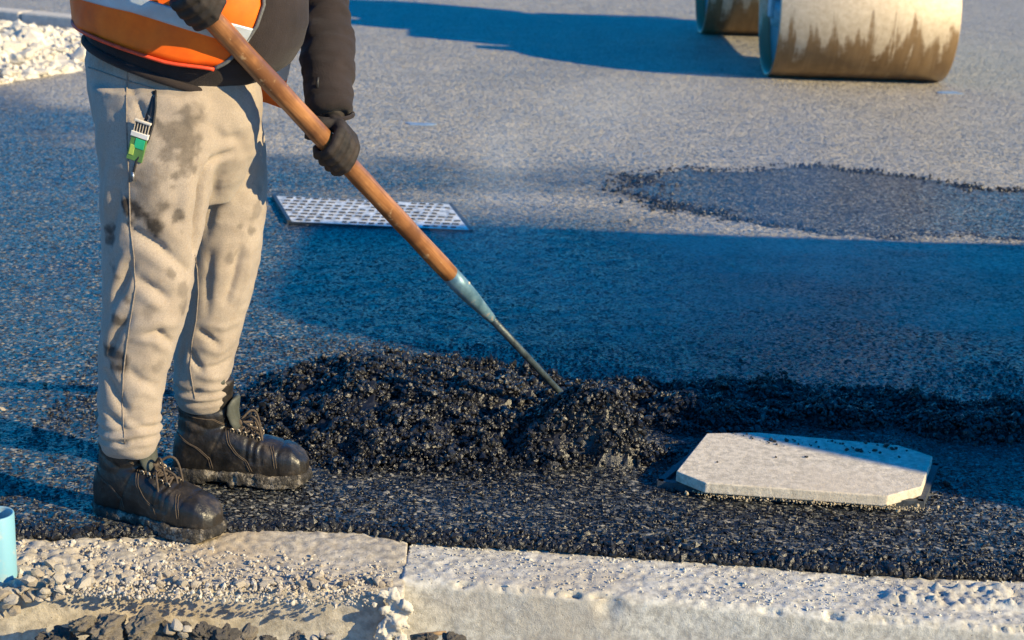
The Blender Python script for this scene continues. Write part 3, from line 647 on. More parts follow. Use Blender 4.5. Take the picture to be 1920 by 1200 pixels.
# ------------------------------------------------------------------ asphalt rake
tA, tB = P(372, 8, 3.33), G(1058, 744, .07)
tdir = (tB-tA)/np.linalg.norm(tB-tA)
def on_tool(u):
    "point of the tool axis at picture column u"
    lo, hi = -.6, 1.2
    for _ in range(50):
        m = (lo+hi)/2; q = tA+(tB-tA)*m; l = _R.T@(q-_C)
        if 960+FPX*l[0]/-l[2] < u: lo = m
        else: hi = m
    return tA+(tB-tA)*m
HR = .0215
rake = empty('asphalt_rake', tA); tag(rake, 'long wooden handled asphalt rake held by the worker, head buried in the heap', 'rake'); r0 = tA
Mw = Mat('worn varnished wood', (.3, .14, .05), .38, .5); co = Mw.co(); rotm = Vector(tdir).to_track_quat('X', 'Z').to_euler()
mp = Mw.node('ShaderNodeVectorRotate', {'Vector': co, 'Rotation': rotm}, rotation_type='EULER_XYZ', invert=True).outputs[0]
mp2 = Mw.node('ShaderNodeMapping', {'Vector': mp, 'Scale': (.06, 1, 1)}).outputs[0]
g1 = Mw.noise(160, 5, .6, mp2); g2 = Mw.noise(7, 4, .6, mp); g3 = Mw.noise(45, 4, .6, mp)
c = Mw.ramp(g1, [(.3, (.17, .062, .02)), (.7, (.40, .185, .07))]); c = Mw.mix(Mw.ramp(g2, [(.42, (0, 0, 0)), (.6, (.85, .85, .85))]), c, (.115, .045, .018)); c = Mw.mix(Mw.ramp(g3, [(.64, (0, 0, 0)), (.72, (.6, .6, .6))]), c, (.50, .33, .18))
Mw.set('Base Color', c); Mw.set('Roughness', Mw.math('ADD', Mw.math('MULTIPLY', g3, .3), .24)); Mw.set('Normal', Mw.bump(g1, .15, .002))
M_FER = Mat('chipped blue steel', (.08, .16, .22), .45, .5, .3); nn = M_FER.noise(34, 5, .65)
M_FER.set('Base Color', M_FER.ramp(nn, [(.35, (.06, .13, .18)), (.58, (.13, .23, .29)), (.66, (.40, .30, .22)), (.75, (.20, .13, .09))])); M_FER.set('Normal', M_FER.bump(nn, .3, .003))
hs = on_tool(846); he = on_tool(922); top_end = tA-tdir*.30
mb = MB(); mb.tube([top_end-r0+(hs-top_end)*k for k in np.linspace(0, 1, 24)], [HR*(1+.03*math.sin(k*2.1)) for k in range(24)], 24); mb.build('handle', Mw.m, rake)
mb = MB(); mb.tube([hs-r0-tdir*.008, hs-r0+(he-hs)*.3, hs-r0+(he-hs)*.55, hs-r0+(he-hs)*.57, hs-r0+(he-hs)*.97, he-r0], [HR*1.03, HR*.98, HR*.88, HR*.84, HR*.56, HR*.50], 20); fer = mb.build('ferrule', M_FER.m, rake)
sd = np.cross(tdir, [0, 0, 1]); sd /= np.linalg.norm(sd); upv = np.cross(sd, tdir); sd = (-sd if sd[1] > 0 else sd)
fr_ = sd*.75+upv*.6; fr_ /= np.linalg.norm(fr_); mb = MB(); mb.ball(hs-r0+(he-hs)*.24+fr_*HR*.93, .0042); mb.build('rivet', M_WHITE, fer)
M_ROD = plain('tar smeared rod', (.055, .075, .085), .45, .5, .4, nscale=40, namp=.6, bump=.4)
mb = MB(); mb.tube([he-r0-tdir*.02, he-r0+(tB-he)*.5, tB-r0, tB-r0+tdir*.06], [.0098, .0092, .0082, .008], 14); mb.build('rod', M_ROD, rake)
hb = tB+tdir*.055; mb = MB(); mb.box(hb-r0, (.03, .30, .012), None); mb.build('rake_bar', M_ROD, rake, False, .003)
tm = MB()
for i in range(9):
    mb = MB(); y = -.14+.035*i; mb.tube([hb-r0+np.array([.0, y, .0]), hb-r0+np.array([.008, y, -.05])], [.005, .003], 6); mb.build('tine', M_ROD, rake)

# ------------------------------------------------------------------ the worker
h1, t1 = G(196, 968, -.018), G(390, 1012, -.018); h2, t2 = G(328, 896), G(570, 908)
YN, YF = 3.45, 3.735                                     # depth of the near and the far foot
YC = (YN+YF)/2
def lring(v, ul, ur, Y, ratio, n=32, p=2.2, yoff=0):
    c = P((ul+ur)/2, v, Y); a = (P(ur, v, Y)-P(ul, v, Y))/2; a[2] = 0; k = np.linalg.norm(a)
    return ell(c, a, np.array([0, k*ratio, 0]), n, p)
near = [(852, 205, 283, YN+.025, 1.0), (840, 193, 294, YN+.025, 1.0), (828, 188, 299, YN+.025, 1.0), (800, 186, 300, YN+.022, 1.02), (740, 184, 303, YN+.02, 1.02), (690, 186, 314, YN+.02, 1.0), (640, 190, 332, YN+.022, .98), (590, 192, 350, YN+.02, .95), (540, 191, 362, YN+.025, .92), (500, 190, 364, YN+.03, .92), (440, 189, 376, YN+.035, .92), (380, 189, 392, YN+.04, .92), (300, 184, 410, YN+.045, .92), (220, 178, 420, YN+.05, .9), (160, 172, 420, YN+.06, .85)]
far = [(768, 345, 415, YF, 1.0), (758, 333, 428, YF, 1.0), (738, 327, 432, YF, 1.02), (700, 324, 436, YF, 1.02), (650, 326, 446, YF, 1.0), (600, 330, 458, YF-.005, 1.0), (540, 338, 475, YF-.01, .98), (480, 345, 487, YF-.015, .98), (420, 350, 495, YF-.02, .98), (370, 350, 500, YF-.03, .95), (300, 345, 498, YF-.035, .95), (220, 335, 492, YF-.04, .92), (160, 325, 486, YF-.05, .9)]
pelv = [(380, 270, 430, YC+.02, .5), (335, 235, 458, YC+.01, .66), (285, 200, 480, YC, .84), (220, 176, 489, YC, .95), (165, 168, 488, YC, .95), (120, 164, 478, YC, .95), (85, 166, 462, YC, .93), (60, 172, 450, YC, .9)]
mb = MB()
for L in (near, far): mb.loft([lring(*q) for q in L])
mb.loft([lring(*q) for q in pelv])
tro = union(mb, .0062, 12)
TB = bvh(tro); TV = coords(tro); TN = normals(tro)
def fold(pts, wpx, amp, leg=None):
    "ridge (+) or crease (-) of the cloth along a line lying on the surface"
    global TV
    q = [hit(TB, *p)[0] for p in pts]; q = [a for a in q if a is not None]
    if len(q) < 2: return
    w = wpx*.70/880; amp *= 1.15 if amp < 0 else .6; best = np.full(len(TV), 9.0); tt = np.zeros(len(TV))
    for i in range(len(q)-1):
        dd, t = seg_dist(TV0, q[i], q[i+1]); m = dd < best; best[m] = dd[m]; tt[m] = (i+t[m])/(len(q)-1)
    prof = np.exp(-(best/w)**2)*(.25+.75*np.sin(np.pi*np.clip(tt*.86+.07, 0, 1)))
    TV = TV+TN*(amp*prof)[:, None]
TV0 = TV.copy()
for pts, w, a in [
    ([(246, 428), (300, 462), (350, 508)], 12, -.013), ([(250, 462), (300, 495), (345, 540)], 18, .009), ([(262, 400), (310, 425), (352, 470)], 20, .010),
    ([(262, 527), (288, 540), (314, 558)], 10, -.011), ([(258, 548), (285, 565), (312, 585)], 14, .007), ([(265, 508), (295, 516), (322, 535)], 12, .006),
    ([(212, 568), (232, 530), (246, 500)], 10, -.011), ([(205, 545), (222, 505), (236, 470)], 12, .008), ([(232, 575), (244, 545), (250, 515)], 8, .006),
    ([(276, 628), (300, 624), (322, 642)], 8, -.011), ([(262, 640), (290, 640), (318, 662)], 12, .009), ([(255, 612), (300, 604), (335, 610)], 14, .006),
    ([(206, 660), (222, 622), (242, 596)], 10, -.009), ([(196, 640), (210, 605), (225, 575)], 12, .007), ([(200, 700), (215, 735), (236, 775)], 12, -.010), ([(238, 690), (260, 712), (290, 722)], 12, -.006),
    ([(250, 740), (272, 735), (296, 748)], 10, .006), ([(196, 770), (215, 790), (240, 812)], 10, -.008), ([(245, 790), (270, 800), (296, 800)], 10, -.005), ([(190, 826), (230, 834), (296, 826)], 7, -.007), ([(190, 815), (240, 822), (298, 812)], 9, .006),
    ([(228, 330), (215, 400), (205, 460)], 14, -.007), ([(205, 300), (198, 380), (195, 430)], 14, .006), ([(222, 350), (232, 385), (246, 420)], 10, .008),
    ([(398, 300), (380, 350), (370, 420), (364, 470)], 13, -.020), ([(392, 310), (412, 296), (440, 284)], 10, -.010), ([(405, 330), (395, 390), (385, 440)], 14, -.008), ([(360, 300), (350, 370), (346, 430)], 22, .010),
    ([(452, 470), (440, 520), (424, 566)], 13, -.012), ([(470, 470), (462, 530), (446, 580)], 12, .009), ([(420, 450), (408, 520), (400, 570)], 16, .008), ([(395, 470), (390, 540), (388, 590)], 10, -.005),
    ([(374, 622), (392, 634), (410, 646)], 8, -.012), ([(385, 608), (420, 615), (448, 606)], 12, .009), ([(380, 650), (410, 662), (440, 640)], 11, .009), ([(356, 662), (366, 678), (378, 694)], 9, -.012), ([(385, 690), (410, 688), (434, 672)], 8, -.008), ([(345, 640), (338, 680), (345, 705)], 10, -.007), ([(375, 705), (400, 708), (434, 696)], 9, .008),
    ([(326, 722), (370, 734), (430, 730)], 6, -.010), ([(330, 712), (370, 722), (432, 716)], 8, .007), ([(332, 742), (370, 748), (428, 744)], 8, .006),
    ([(300, 190), (360, 215), (430, 200)], 26, .006), ([(430, 230), (450, 270), (470, 330)], 18, -.005), ([(240, 152), (262, 200), (276, 240)], 9, -.008), ([(225, 170), (240, 215), (255, 260)], 10, .006), ([(400, 240), (420, 262), (455, 262)], 14, -.006)]:
    fold(pts, w, a)
TV = TV+TN*(fbm(TV0*np.array([1, 1, .7]), 11, 3, 3)*.0035+fbm(TV0*np.array([1, 1, 1.5]), 24, 3, 9)*.0022)[:, None]
for zz, LL in ((P(243, 834, YN)[2], near), (P(380, 752, YF)[2], far)):
    cx = P((LL[2][1]+LL[2][2])/2, LL[2][0], LL[2][3]); m_ = np.linalg.norm(TV0[:, :2]-cx[:2], axis=1) < .12
    k_ = np.exp(-((TV0[:, 2]-zz-.035)/.03)**2)*m_; TV = TV+TN*(k_*.0045*np.sin((TV0[:, 2]-zz)*260+2.6*vnoise(TV0, 14, 12)))[:, None]
# gathered waistband
wz = sstep(P(230, 112, YC)[2]-.012, P(230, 112, YC)[2]+.008, TV0[:, 2]); ang = np.arctan2(TV0[:, 1]-YC, TV0[:, 0]+.72)
TV = TV+TN*(wz*(.0022*np.sin(ang*95+vnoise(TV0, 40, 2)*2)-.002))[:, None]
setco(tro, TV); TB = bvh(tro)
# dirt: hand wipes, tar spots
stain = np.zeros(len(TV))
brk = fbm(TV0, 45, 4, 61)
for u, v, r, s in ((335, 262, 30, .62), (352, 292, 22, .55), (312, 288, 16, .5), (348, 238, 18, .4), (330, 245, 14, .5), (325, 332, 7, .6), (322, 350, 5, .5), (258, 398, 20, 1.0), (276, 420, 15, 1.0), (240, 392, 12, 1.0), (290, 402, 22, .65), (336, 408, 13, .7), (203, 428, 9, .9), (208, 448, 8, .8), (214, 500, 7, .6), (222, 520, 6, .6), (222, 603, 12, .8), (206, 655, 11, .9), (222, 668, 9, .9), (228, 690, 9, .9), (212, 690, 8, .8), (346, 577, 13, .5), (340, 545, 14, .4), (452, 424, 6, .5), (470, 436, 7, .5), (428, 484, 11, .4), (407, 487, 4, .6), (240, 562, 5, .6), (324, 514, 6, .5), (276, 585, 8, .3), (296, 690, 12, .35), (240, 640, 6, .5), (365, 225, 20, .3), (300, 330, 22, .25), (270, 380, 30, .45), (245, 820, 12, .3), (480, 395, 14, .35), (486, 350, 12, .3), (285, 365, 20, .3), (356, 312, 6, .55), (345, 316, 5, .5)):
    q, _ = hit(TB, u, v)
    if q is None: continue
    dd = np.linalg.norm(TV-q, axis=1)/(r*1.3/880); stain = np.maximum(stain, s*sstep(1.3, .45, dd+.95*brk))
attr(tro, 'stain', stain)
Mt = Mat('taupe sweatpants jersey', (.42, .37, .31), .92, .2); co = Mt.co(); n1 = Mt.noise(420, 3, .7, co); n2 = Mt.noise(9, 5, .6, co); n3 = Mt.noise(60, 4, .65, co)
c = Mt.ramp(n2, [(.3, (.30, .245, .195)), (.7, (.405, .34, .28))]); c = Mt.mix(Mt.ramp(n1, [(.35, (0, 0, 0)), (.75, (.75, .75, .75))]), c, (.19, .155, .13))
c = Mt.mix(Mt.ramp(n3, [(.58, (0, 0, 0)), (.72, (.45, .45, .45))]), c, (.27, .20, .14)); c = Mt.mix(Mt.math('MULTIPLY', Mt.attr('stain'), Mt.math('ADD', Mt.math('MULTIPLY', n3, .7), .62), clamp=True), c, (.035, .028, .024))
Mt.set('Base Color', c); Mt.set('Normal', Mt.bump(Mt.math('ADD', n1, Mt.math('MULTIPLY', n3, .6)), .35, .0025)); Mt.set('Sheen Weight', .15)
M_FLEECE = Mat('dark fleece', (.045, .036, .036), .95, .15); co = M_FLEECE.co(); n1 = M_FLEECE.noise(330, 4, .75, co); n2 = M_FLEECE.noise(12, 4, .6, co)
M_FLEECE.set('Base Color', M_FLEECE.mix(M_FLEECE.math('MULTIPLY', n1, .6), M_FLEECE.ramp(n2, [(.3, (.026, .020, .020)), (.7, (.046, .034, .033))]), (.010, .009, .009))); M_FLEECE.set('Normal', M_FLEECE.bump(n1, .7, .003)); M_FLEECE.set('Sheen Weight', .08); M_FLEECE.set('Sheen Roughness', .5)
M_FL = M_FLEECE.m
# body: one continuous skin
M_SKIN = plain('skin', (.45, .26, .18), .5, .4, nscale=60, namp=.15)
sh_c = P(372, -300, YC); SHZ = 1.42
shR, shL = np.array([-.70, YN-.02, SHZ]), np.array([-.70, YF+.06, SHZ])
handR, handL = on_tool(366), on_tool(624)
elR = np.array([handR[0]-.17, YN-.11, handR[2]+.17]); elL = P(607, 4, YF+.11)
wrR = handR+np.array([-.035, -.03, .075]); wrL = P(621, 214, handL[1]+.065)
mb = MB()
for L in (near, far):
    cs = [(P((q[1]+q[2])/2, q[0], q[3]), (q[2]-q[1])/2/880*.72) for q in L[4:-3]]; mb.tube([c for c, r in cs], [r for c, r in cs], 16)
for (h_, t_, L) in ((h1, t1, near), (h2, t2, far)):
    d_ = (t_-h_)/np.linalg.norm(t_-h_); b_ = h_+(t_-h_)*.46; q = L[4]; f = P((q[1]+q[2])/2, q[0], q[3]); sh_ = b_-d_*.06
    mb.tube([f, sh_+np.array([0, 0, .12]), sh_+np.array([0, 0, .075])], [.03, .024, .024], 12); mb.tube([sh_-d_*.03+np.array([0, 0, .072]), b_+d_*.09+np.array([0, 0, .06])], [.026, .022], 10)
mb.loft([lring(q[0], q[1]+45, q[2]-45, q[3], q[4]*.85) for q in pelv])
mb.loft([ell((x, YC, z), (a, 0, 0), (0, b, 0)) for z, x, a, b in ((.98, -.70, .13, .14), (1.06, -.67, .17, .15), (1.16, -.665, .165, .15), (1.28, -.68, .14, .16), (1.40, -.70, .11, .19), (1.47, -.70, .06, .10))])
for s, e, w, h in ((shR, elR, wrR, handR), (shL, elL, wrL, handL)): mb.tube([s+(np.array([0, YC, s[2]])-np.array([0, s[1], s[2]]))*.3, s, s*.5+e*.5, e, e*.5+w*.5, w], [.06, .062, .05, .042, .042, .03], 12)
hd = np.array([-.655, YC, 1.66]); mb.tube([(-.70, YC, 1.42), (-.675, YC, 1.58)], [.062, .058], 14)
mb.ball(hd, (.10, .078, .118), 18, 12); mb.ball(hd+np.array([.035, 0, -.055]), (.068, .056, .062), 14, 9); mb.ball(hd+np.array([.105, 0, -.015]), (.022, .014, .022)); mb.ball(hd+np.array([.092, 0, -.062]), (.014, .026, .008))
for s in (-1, 1): mb.ball(hd+np.array([-.005, s*.08, -.005]), (.02, .012, .032))
body = union(mb, .008, 5); person = link('person', body, M_SKIN)
tag(person, 'worker in orange vest, dark fleece and stained beige sweatpants holding a long handled rake', 'person')
for s in (-1, 1):
    mb = MB(); mb.ball(hd+np.array([.086, s*.032, .012]), .011); mb.build('eye', plain('eye', (.6, .6, .6), .2, nscale=10, bump=0), person)
mb = MB(); mb.ball(hd+np.array([-.018, 0, .03]), (.098, .086, .105), 18, 12); mb.build('hair', plain('dark hair', (.03, .02, .015), .7, nscale=120), person)
trousers = link('trousers', tro, Mt.m, person)
def surf_line(pts, off=.0005, sub=6):
    out = []
    pts = np.array(pts, float); s = np.arange(len(pts)); ss = np.linspace(0, len(pts)-1, (len(pts)-1)*sub+1)
    for u, v in zip(np.interp(ss, s, pts[:, 0]), np.interp(ss, s, pts[:, 1])):
        q, nn = hit(TB, u, v)
        if q is not None: out.append(q+nn*off)
    return out
M_SEAM = plain('seam thread', (.24, .20, .17), .9, .2, nscale=200); M_ZIP_SHADE = plain('black zip tape and pocket shade', (.015, .015, .018), .6, nscale=200)
for pts in (((241, 106), (237, 180), (238, 260), (242, 340), (244, 425), (251, 480), (254, 540), (246, 590), (238, 640), (231, 700), (229, 760), (234, 832)), ((365, 478), (370, 505), (372, 550), (368, 600), (360, 640), (356, 690), (362, 728), (366, 748)), ((166, 126), (200, 138), (240, 152), (288, 166))):
    mb = MB(); mb.tube(surf_line(pts), .0015, 6); mb.build('seam', M_SEAM, trousers)
op = [(288, 170), (281, 195), (272, 222), (262, 250), (256, 280), (254, 300)]; cl = [(292, 172), (292, 200), (288, 232), (280, 258), (268, 282), (256, 302)]
a, b = surf_line(op, .0012, 4), surf_line(cl, .0012, 4); m = min(len(a), len(b)); V = a[:m]+b[:m]; pk = mesh_from('pocket_shade', V, [(i, i+1, m+i+1, m+i) for i in range(m-1)])
link('pocket_shade', pk, M_ZIP_SHADE, trousers).modifiers.new('s', 'SOLIDIFY').thickness = .0015  # black patch laid on the cloth as the shade inside the pocket
mb = MB(); mb.tube(surf_line(cl+[(252, 318), (250, 338)], .002, 4), .0024, 6); mb.build('zip', M_ZIP_SHADE, trousers)
q, nn = hit(TB, 251, 322); mb = MB(); mb.tube([q+nn*.004, q+nn*.005+np.array([.001, 0, -.018])], [.003, .002], 6); mb.build('zip_pull', plain('steel', (.4, .4, .4), .35, .5, .8, bump=0), trousers)
# packet sticking out of the pocket
q, nn = hit(TB, 262, 262); pkt = empty('pocket_packet', q); tag(pkt, 'small packet with black ribbed top and green label stuck in the trouser pocket', 'packet')
yv = np.array([0, 0, 1.0])-nn*nn[2]; yv /= np.linalg.norm(yv); xv = np.cross(yv, nn); an = .28; xv, yv = xv*math.cos(an)+yv*math.sin(an)*-1, yv*math.cos(an)+xv*math.sin(an); xv *= -1 if xv[0] < 0 else 1
Rm = np.stack([xv, yv, nn], 1)
def pbox(name, c, s, col): 
    mb = MB(); mb.box(Rm@np.array(c), s, Rm); mb.build(name, plain('packet '+name+str(col), col, .4, bump=0, nscale=30, namp=.2), pkt, False, .0006)
pbox('sleeve', (0, -.016, .004), (.033, .055, .009), (.10, .22, .06)); pbox('label_patch', (.004, -.006, .0088), (.020, .020, .0012), (.02, .42, .20)); pbox('print_patch', (-.009, -.022, .0088), (.010, .022, .0012), (.40, .52, .10)); pbox('paper_band', (0, .012, .0055), (.036, .010, .0095), (.68, .66, .62)); pbox('top_edge', (0, .040, .005), (.034, .004, .008), (.62, .58, .52)); pbox('backing', (0, .026, .0025), (.032, .026, .004), (.05, .05, .05))
for i in range(6): pbox('rib', (-.0145+.0058*i, .026, .005), (.0016, .026, .005), (.50, .44, .36))

# jacket: torso with a belly, both sleeves, one mesh
def tring(Lp, Rp, b, n=44, p=2.3, grow=0.0):
    A, B = P(*Lp, YC), P(*Rp, YC); c = (A+B)/2; a = (B-A)/2; k = np.linalg.norm(a); return c, a*(1+grow/k), np.array([0, b+grow, 0])
TOR = [((168, 66), (452, 168), .180), ((166, 56), (462, 158), .184), ((163, 40), (500, 146), .188), ((160, 20), (545, 118), .192), ((158, 0), (566, 84), .194), ((157, -25), (578, 42), .196), ((157, -60), (577, 0), .196), ((160, -110), (566, -70), .192), ((168, -180), (545, -160), .18), ((185, -260), (515, -260), .18), ((215, -320), (480, -320), .185), ((290, -352), (420, -352), .08)]
mb = MB(); mb.loft([ell(*tring(*q), 44, 2.3) for q in TOR])
def sleeve(mb, s, e, w, r):
    k = lambda a, b, t: a+(b-a)*t
    mb.tube([s+np.array([0, (YC-s[1])*.25, -.01]), s, k(s, e, .5), e, k(e, w, .35), k(e, w, .7), k(e, w, .93), k(e, w, 1.0)], r, 22)
sleeve(mb, shR, elR, wrR, [.085, .085, .072, .066, .062, .055, .05, .047]); sleeve(mb, shL, elL, wrL+np.array([.0, 0, -.005]), [.085, .085, .070, .058, .060, .054, .049, .046])
jk = union(mb, .0068, 3); JV = coords(jk); JN = normals(jk)
dl, tl = seg_dist(JV, elL, wrL); onarm = dl < .085
ax_ = (wrL-elL)/np.linalg.norm(wrL-elL); al = (JV-elL)@ax_
qq = JV+ax_*(al*1.6)[:, None]; rid = 1-np.abs(fbm(qq, 8, 3, 4))*2.2
JV = JV+JN*(onarm*.0052*np.clip(rid, -.6, 1)*(.5+.5*sstep(-.1, .12, al))+fbm(JV, 9, 3, 4)*.003)[:, None]
hl = hm_ = None
setco(jk, JV); jacket = link('fleece_jacket', jk, M_FL, person); JB = bvh(jk)
def jline(pts, off):
    out = []
    for u, v in pts:
        q, nn = hit(JB, u, v)
        if q is not None: out.append(q+nn*off)
    return out
mb = MB(); hp_ = [ell(*tring(*TOR[0]), 60, 2.3)][0]; mb.tube(list(hp_)+[hp_[0]], .009, 8); mb.build('hem', M_FL, jacket)
cr = [wrL+np.array([.047*math.cos(t), .047*math.sin(t), .004*math.sin(t)]) for t in np.linspace(0, 2*math.pi, 26)]; mb = MB(); mb.tube(cr, .005, 8); mb.build('cuff', M_FL, jacket)
q, nn = hit(JB, 597, 158)
if q is not None:
    mb = MB(); mb.tube([q+nn*.002+np.array([0, 0, .014]), q+nn*.006, q+nn*.002-np.array([0, 0, .016])], [.003, .004, .003], 6); mb.build('sleeve_zip', M_ZIP_SHADE, jacket)

# vest: open shell over the jacket, from one front edge round the back to the other
def vest_pt(k, w, grow):
    k = min(max(k, 0), len(TOR)-1.001); i = int(k); t = k-i; c0, a0, b0 = tring(*TOR[i], grow=grow); c1, a1, b1 = tring(*TOR[i+1], grow=grow)
    c, a, b = c0+(c1-c0)*t, a0+(a1-a0)*t, b0+(b1-b0)*t; cw, sw = math.cos(w), math.sin(w); f = (abs(cw)**2.3+abs(sw)**2.3)**(-1/2.3); return c+f*cw*a+f*sw*b
def vest_strip(name, klo, khi_, mat, parent, grow, w0=-1.0, w1=-2*math.pi+.9, nk=16, nw=110, thick=.003, wav=.006):
    V = []
    for j in range(nk+1):
        for i in range(nw+1):
            s = i/nw; lo = klo(s) if callable(klo) else klo; khi = khi_(s) if callable(khi_) else khi_; k = lo+(khi-lo)*j/nk
            w = w0(k) if callable(w0) else w0; w = w+(w1-w)*s; q = vest_pt(k, w, grow); V.append(q)
    V = np.array(V); c = V.mean(0); nrm_ = V-np.array([c[0], c[1], 0]); nrm_[:, 2] = 0; nrm_ /= np.linalg.norm(nrm_, axis=1)[:, None]
    V = V+nrm_*(wav*(.6+fbm(V, 8, 3, 33))+.009*np.maximum(0, fbm(V*np.array([1, 1, .45]), 13, 3, 35)))[:, None]
    F = [(j*(nw+1)+i, j*(nw+1)+i+1, (j+1)*(nw+1)+i+1, (j+1)*(nw+1)+i) for j in range(nk) for i in range(nw)]
    o = link(name, mesh_from(name, V, F), mat, parent); m = o.modifiers.new('s', 'SOLIDIFY'); m.thickness = thick; m.offset = 1; return o
Mv = Mat('orange hi-vis polyester', (.80, .17, .015), .6, .3); co = Mv.co(); n1 = Mv.noise(11, 6, .65, co); n2 = Mv.noise(500, 2, .5, co)
c = Mv.ramp(n1, [(.3, (.72, .095, .004)), (.6, (.92, .155, .006))]); c = Mv.mix(Mv.ramp(Mv.noise(6, 6, .7, co), [(.55, (0, 0, 0)), (.75, (.5, .5, .5))]), c, (.38, .10, .03)); Mv.set('Base Color', c); Mv.set('Normal', Mv.bump(n2, .3, .001))
M_TRIM = plain('red orange binding', (.70, .06, .015), .6, nscale=60, bump=.1); M_REF = plain('grey reflective tape', (.42, .46, .50), .35, .6, .2, nscale=16, namp=.18, bump=.25, bdist=.004)
hem_k = lambda s: 2.15+.4*math.sin(s*9)*.15-1.0*sstep(.80, .97, s)+.35*sstep(.10, .0, s)
w0f = lambda k: -math.radians(66-16*min(1, max(0, (k-2)/4)))
vest = vest_strip('safety_vest', hem_k, 10.2, Mv.m, person, .013, w0f)
band = vest_strip('reflective_band', lambda s: 4.0+.75*min(1, s/.22), lambda s: 4.85+.75*min(1, s/.22), M_REF, vest, .0165, w0f, nk=8, thick=.0015)
mbv = MB(); mbv.tube([vest_pt(hem_k(s), w0f(hem_k(s))+(-2*math.pi+.9-w0f(hem_k(s)))*s, .020) for s in np.linspace(0, 1, 120)], .0042, 6); mbv.build('hem_binding', M_TRIM, vest)
mbv = MB(); mbv.tube([vest_pt(k, w0f(k), .0165) for k in np.linspace(hem_k(0), 10, 40)], .0045, 6); mbv.build('vest_zip', plain('grey zip', (.10, .10, .10), .6, nscale=300), vest)
# far front corner of the vest hanging below the belly
fq = [P(*q) for q in ((470, 110, YF+.03), (545, 104, YF+.05), (538, 150, YF+.05), (527, 203, YF+.05), (500, 193, YF+.04), (478, 188, YF+.03), (470, 150, YF+.03))]
mb = MB(); mb.loft([fq, [q+np.array([0, .004, 0]) for q in fq]]); mb.build('front_flap', Mv.m, vest, False)
fq = [P(*q) for q in ((505, 108, YF+.035), (548, 102, YF+.045), (541, 140, YF+.045), (536, 152, YF+.045), (505, 140, YF+.035))]; mb = MB(); mb.loft([fq, [q+np.array([0, .003, 0]) for q in fq]]); mb.build('flap_band', M_REF, vest, False)

# gloves closed round the handle
Mg = Mat('black knit glove', (.018, .016, .015), .75, .3); co = Mg.co(); n1 = Mg.noise(500, 3, .6, co); Mg.set('Base Color', Mg.ramp(Mg.noise(25, 4, .6, co), [(.35, (.012, .011, .011)), (.7, (.04, .03, .026))])); Mg.set('Normal', Mg.bump(n1, .4, .0015)); M_GLOVE = Mg.m
def glove(center, wrist, palm_dir, flip, thumb_dir=-1):
    "fist on the handle: x along the handle, palm on palm_dir, fingers wrapping over the flip side"
    x = tdir; pd = np.asarray(palm_dir, float); pd = pd-x*(pd@x); pd /= np.linalg.norm(pd); yv = np.cross(x, pd)*flip
    at_ = lambda a, th, r: center+x*a+(pd*math.cos(th)+yv*math.sin(th))*r
    mb = MB(); fr = .0108
    for i, (a, th1, rs) in enumerate(((-.033, 3.9, 1.0), (-.011, 4.1, 1.06), (.011, 4.0, 1.02), (.031, 3.6, .88))):
        r = fr*rs; pts = [at_(a*.95, .35, HR+.020)]+[at_(a+.004*k, th, HR+r*(1.12 if k else 1.3)) for k, th in enumerate((.85, 1.35, 1.9, 2.5, 3.1, th1))]
        mb.tube(pts, [r*1.1, r*1.18, r*1.04, r*1.1, r*.98, r*.98, r*.8], 12); mb.ball(pts[-1], r*.85)
    for a in (-.030, -.010, .010, .028):
        mb.tube([at_(a*.95, .55, HR+.018), at_(a*.8, -.15, HR+.022), wrist*.45+at_(a*.5, -.2, HR+.022)*.55, wrist], [.0125, .0165, .0185, .022], 12)
    mb.tube([wrist, at_(-.030, -.3, HR+.016), at_(-.050, -.95, HR+.013), at_(-.054, -1.7, HR+.011), at_(-.048, -2.4, HR+.010)], [.018, .0165, .0135, .012, .0095], 12)
    mb.tube([wrist, wrist+(wrist-center)/np.linalg.norm(wrist-center)*.05], [.030, .031], 14)
    return union(mb, .0028, 3)
gl = glove(handL, wrL+np.array([0, 0, -.01]), np.array([.62, .25, .62]), -1 if np.cross(tdir, [.62, .25, .62])[1] > 0 else 1)
link('glove', gl, M_GLOVE, person)
gr = glove(handR, wrR, np.array([-.2, -.62, .62]), 1 if np.cross(tdir, [-.2, -.62, .62])[2] < 0 else -1)
link('glove', gr, M_GLOVE, person)

# boots
Ml = Mat('scuffed black leather', (.03, .026, .023), .42, .5); co = Ml.co(); n1 = Ml.noise(22, 6, .65, co); n2 = Ml.noise(140, 4, .6, co); n3 = Ml.noise(5, 5, .6, co)
c = Ml.ramp(n1, [(.40, (.007, .0065, .0065)), (.56, (.017, .014, .012)), (.70, (.075, .058, .043)), (.82, (.20, .16, .12))]); c = Ml.mix(Ml.ramp(n3, [(.5, (0, 0, 0)), (.75, (.35, .35, .35))]), c, (.09, .07, .052)); Ml.set('Base Color', c); Ml.set('Roughness', Ml.math('ADD', Ml.math('MULTIPLY', n1, .5), .18)); Ml.set('Normal', Ml.bump(Ml.math('ADD', n2, Ml.math('MULTIPLY', n1, .5)), .4, .003))
Ms = Mat('tar caked rubber sole', (.03, .03, .03), .7, .4); n1 = Ms.noise(30, 6, .7); Ms.set('Base Color', Ms.ramp(n1, [(.40, (.012, .011, .011)), (.52, (.05, .043, .036)), (.60, (.30, .26, .21)), (.7, (.08, .07, .06))])); Ms.set('Normal', Ms.bump(Ms.noise(110, 4, .75), 1.0, .008))
M_LACE = plain('dusty brown lace', (.085, .065, .05), .9, .2, nscale=300, namp=.4, bump=.5, bdist=.001); M_EYE = plain('dull brass eyelet', (.35, .29, .22), .4, .5, .8, nscale=80); M_TONGUE = plain('olive padded tongue', (.055, .06, .05), .6, .4, nscale=60, namp=.3, bump=.3)
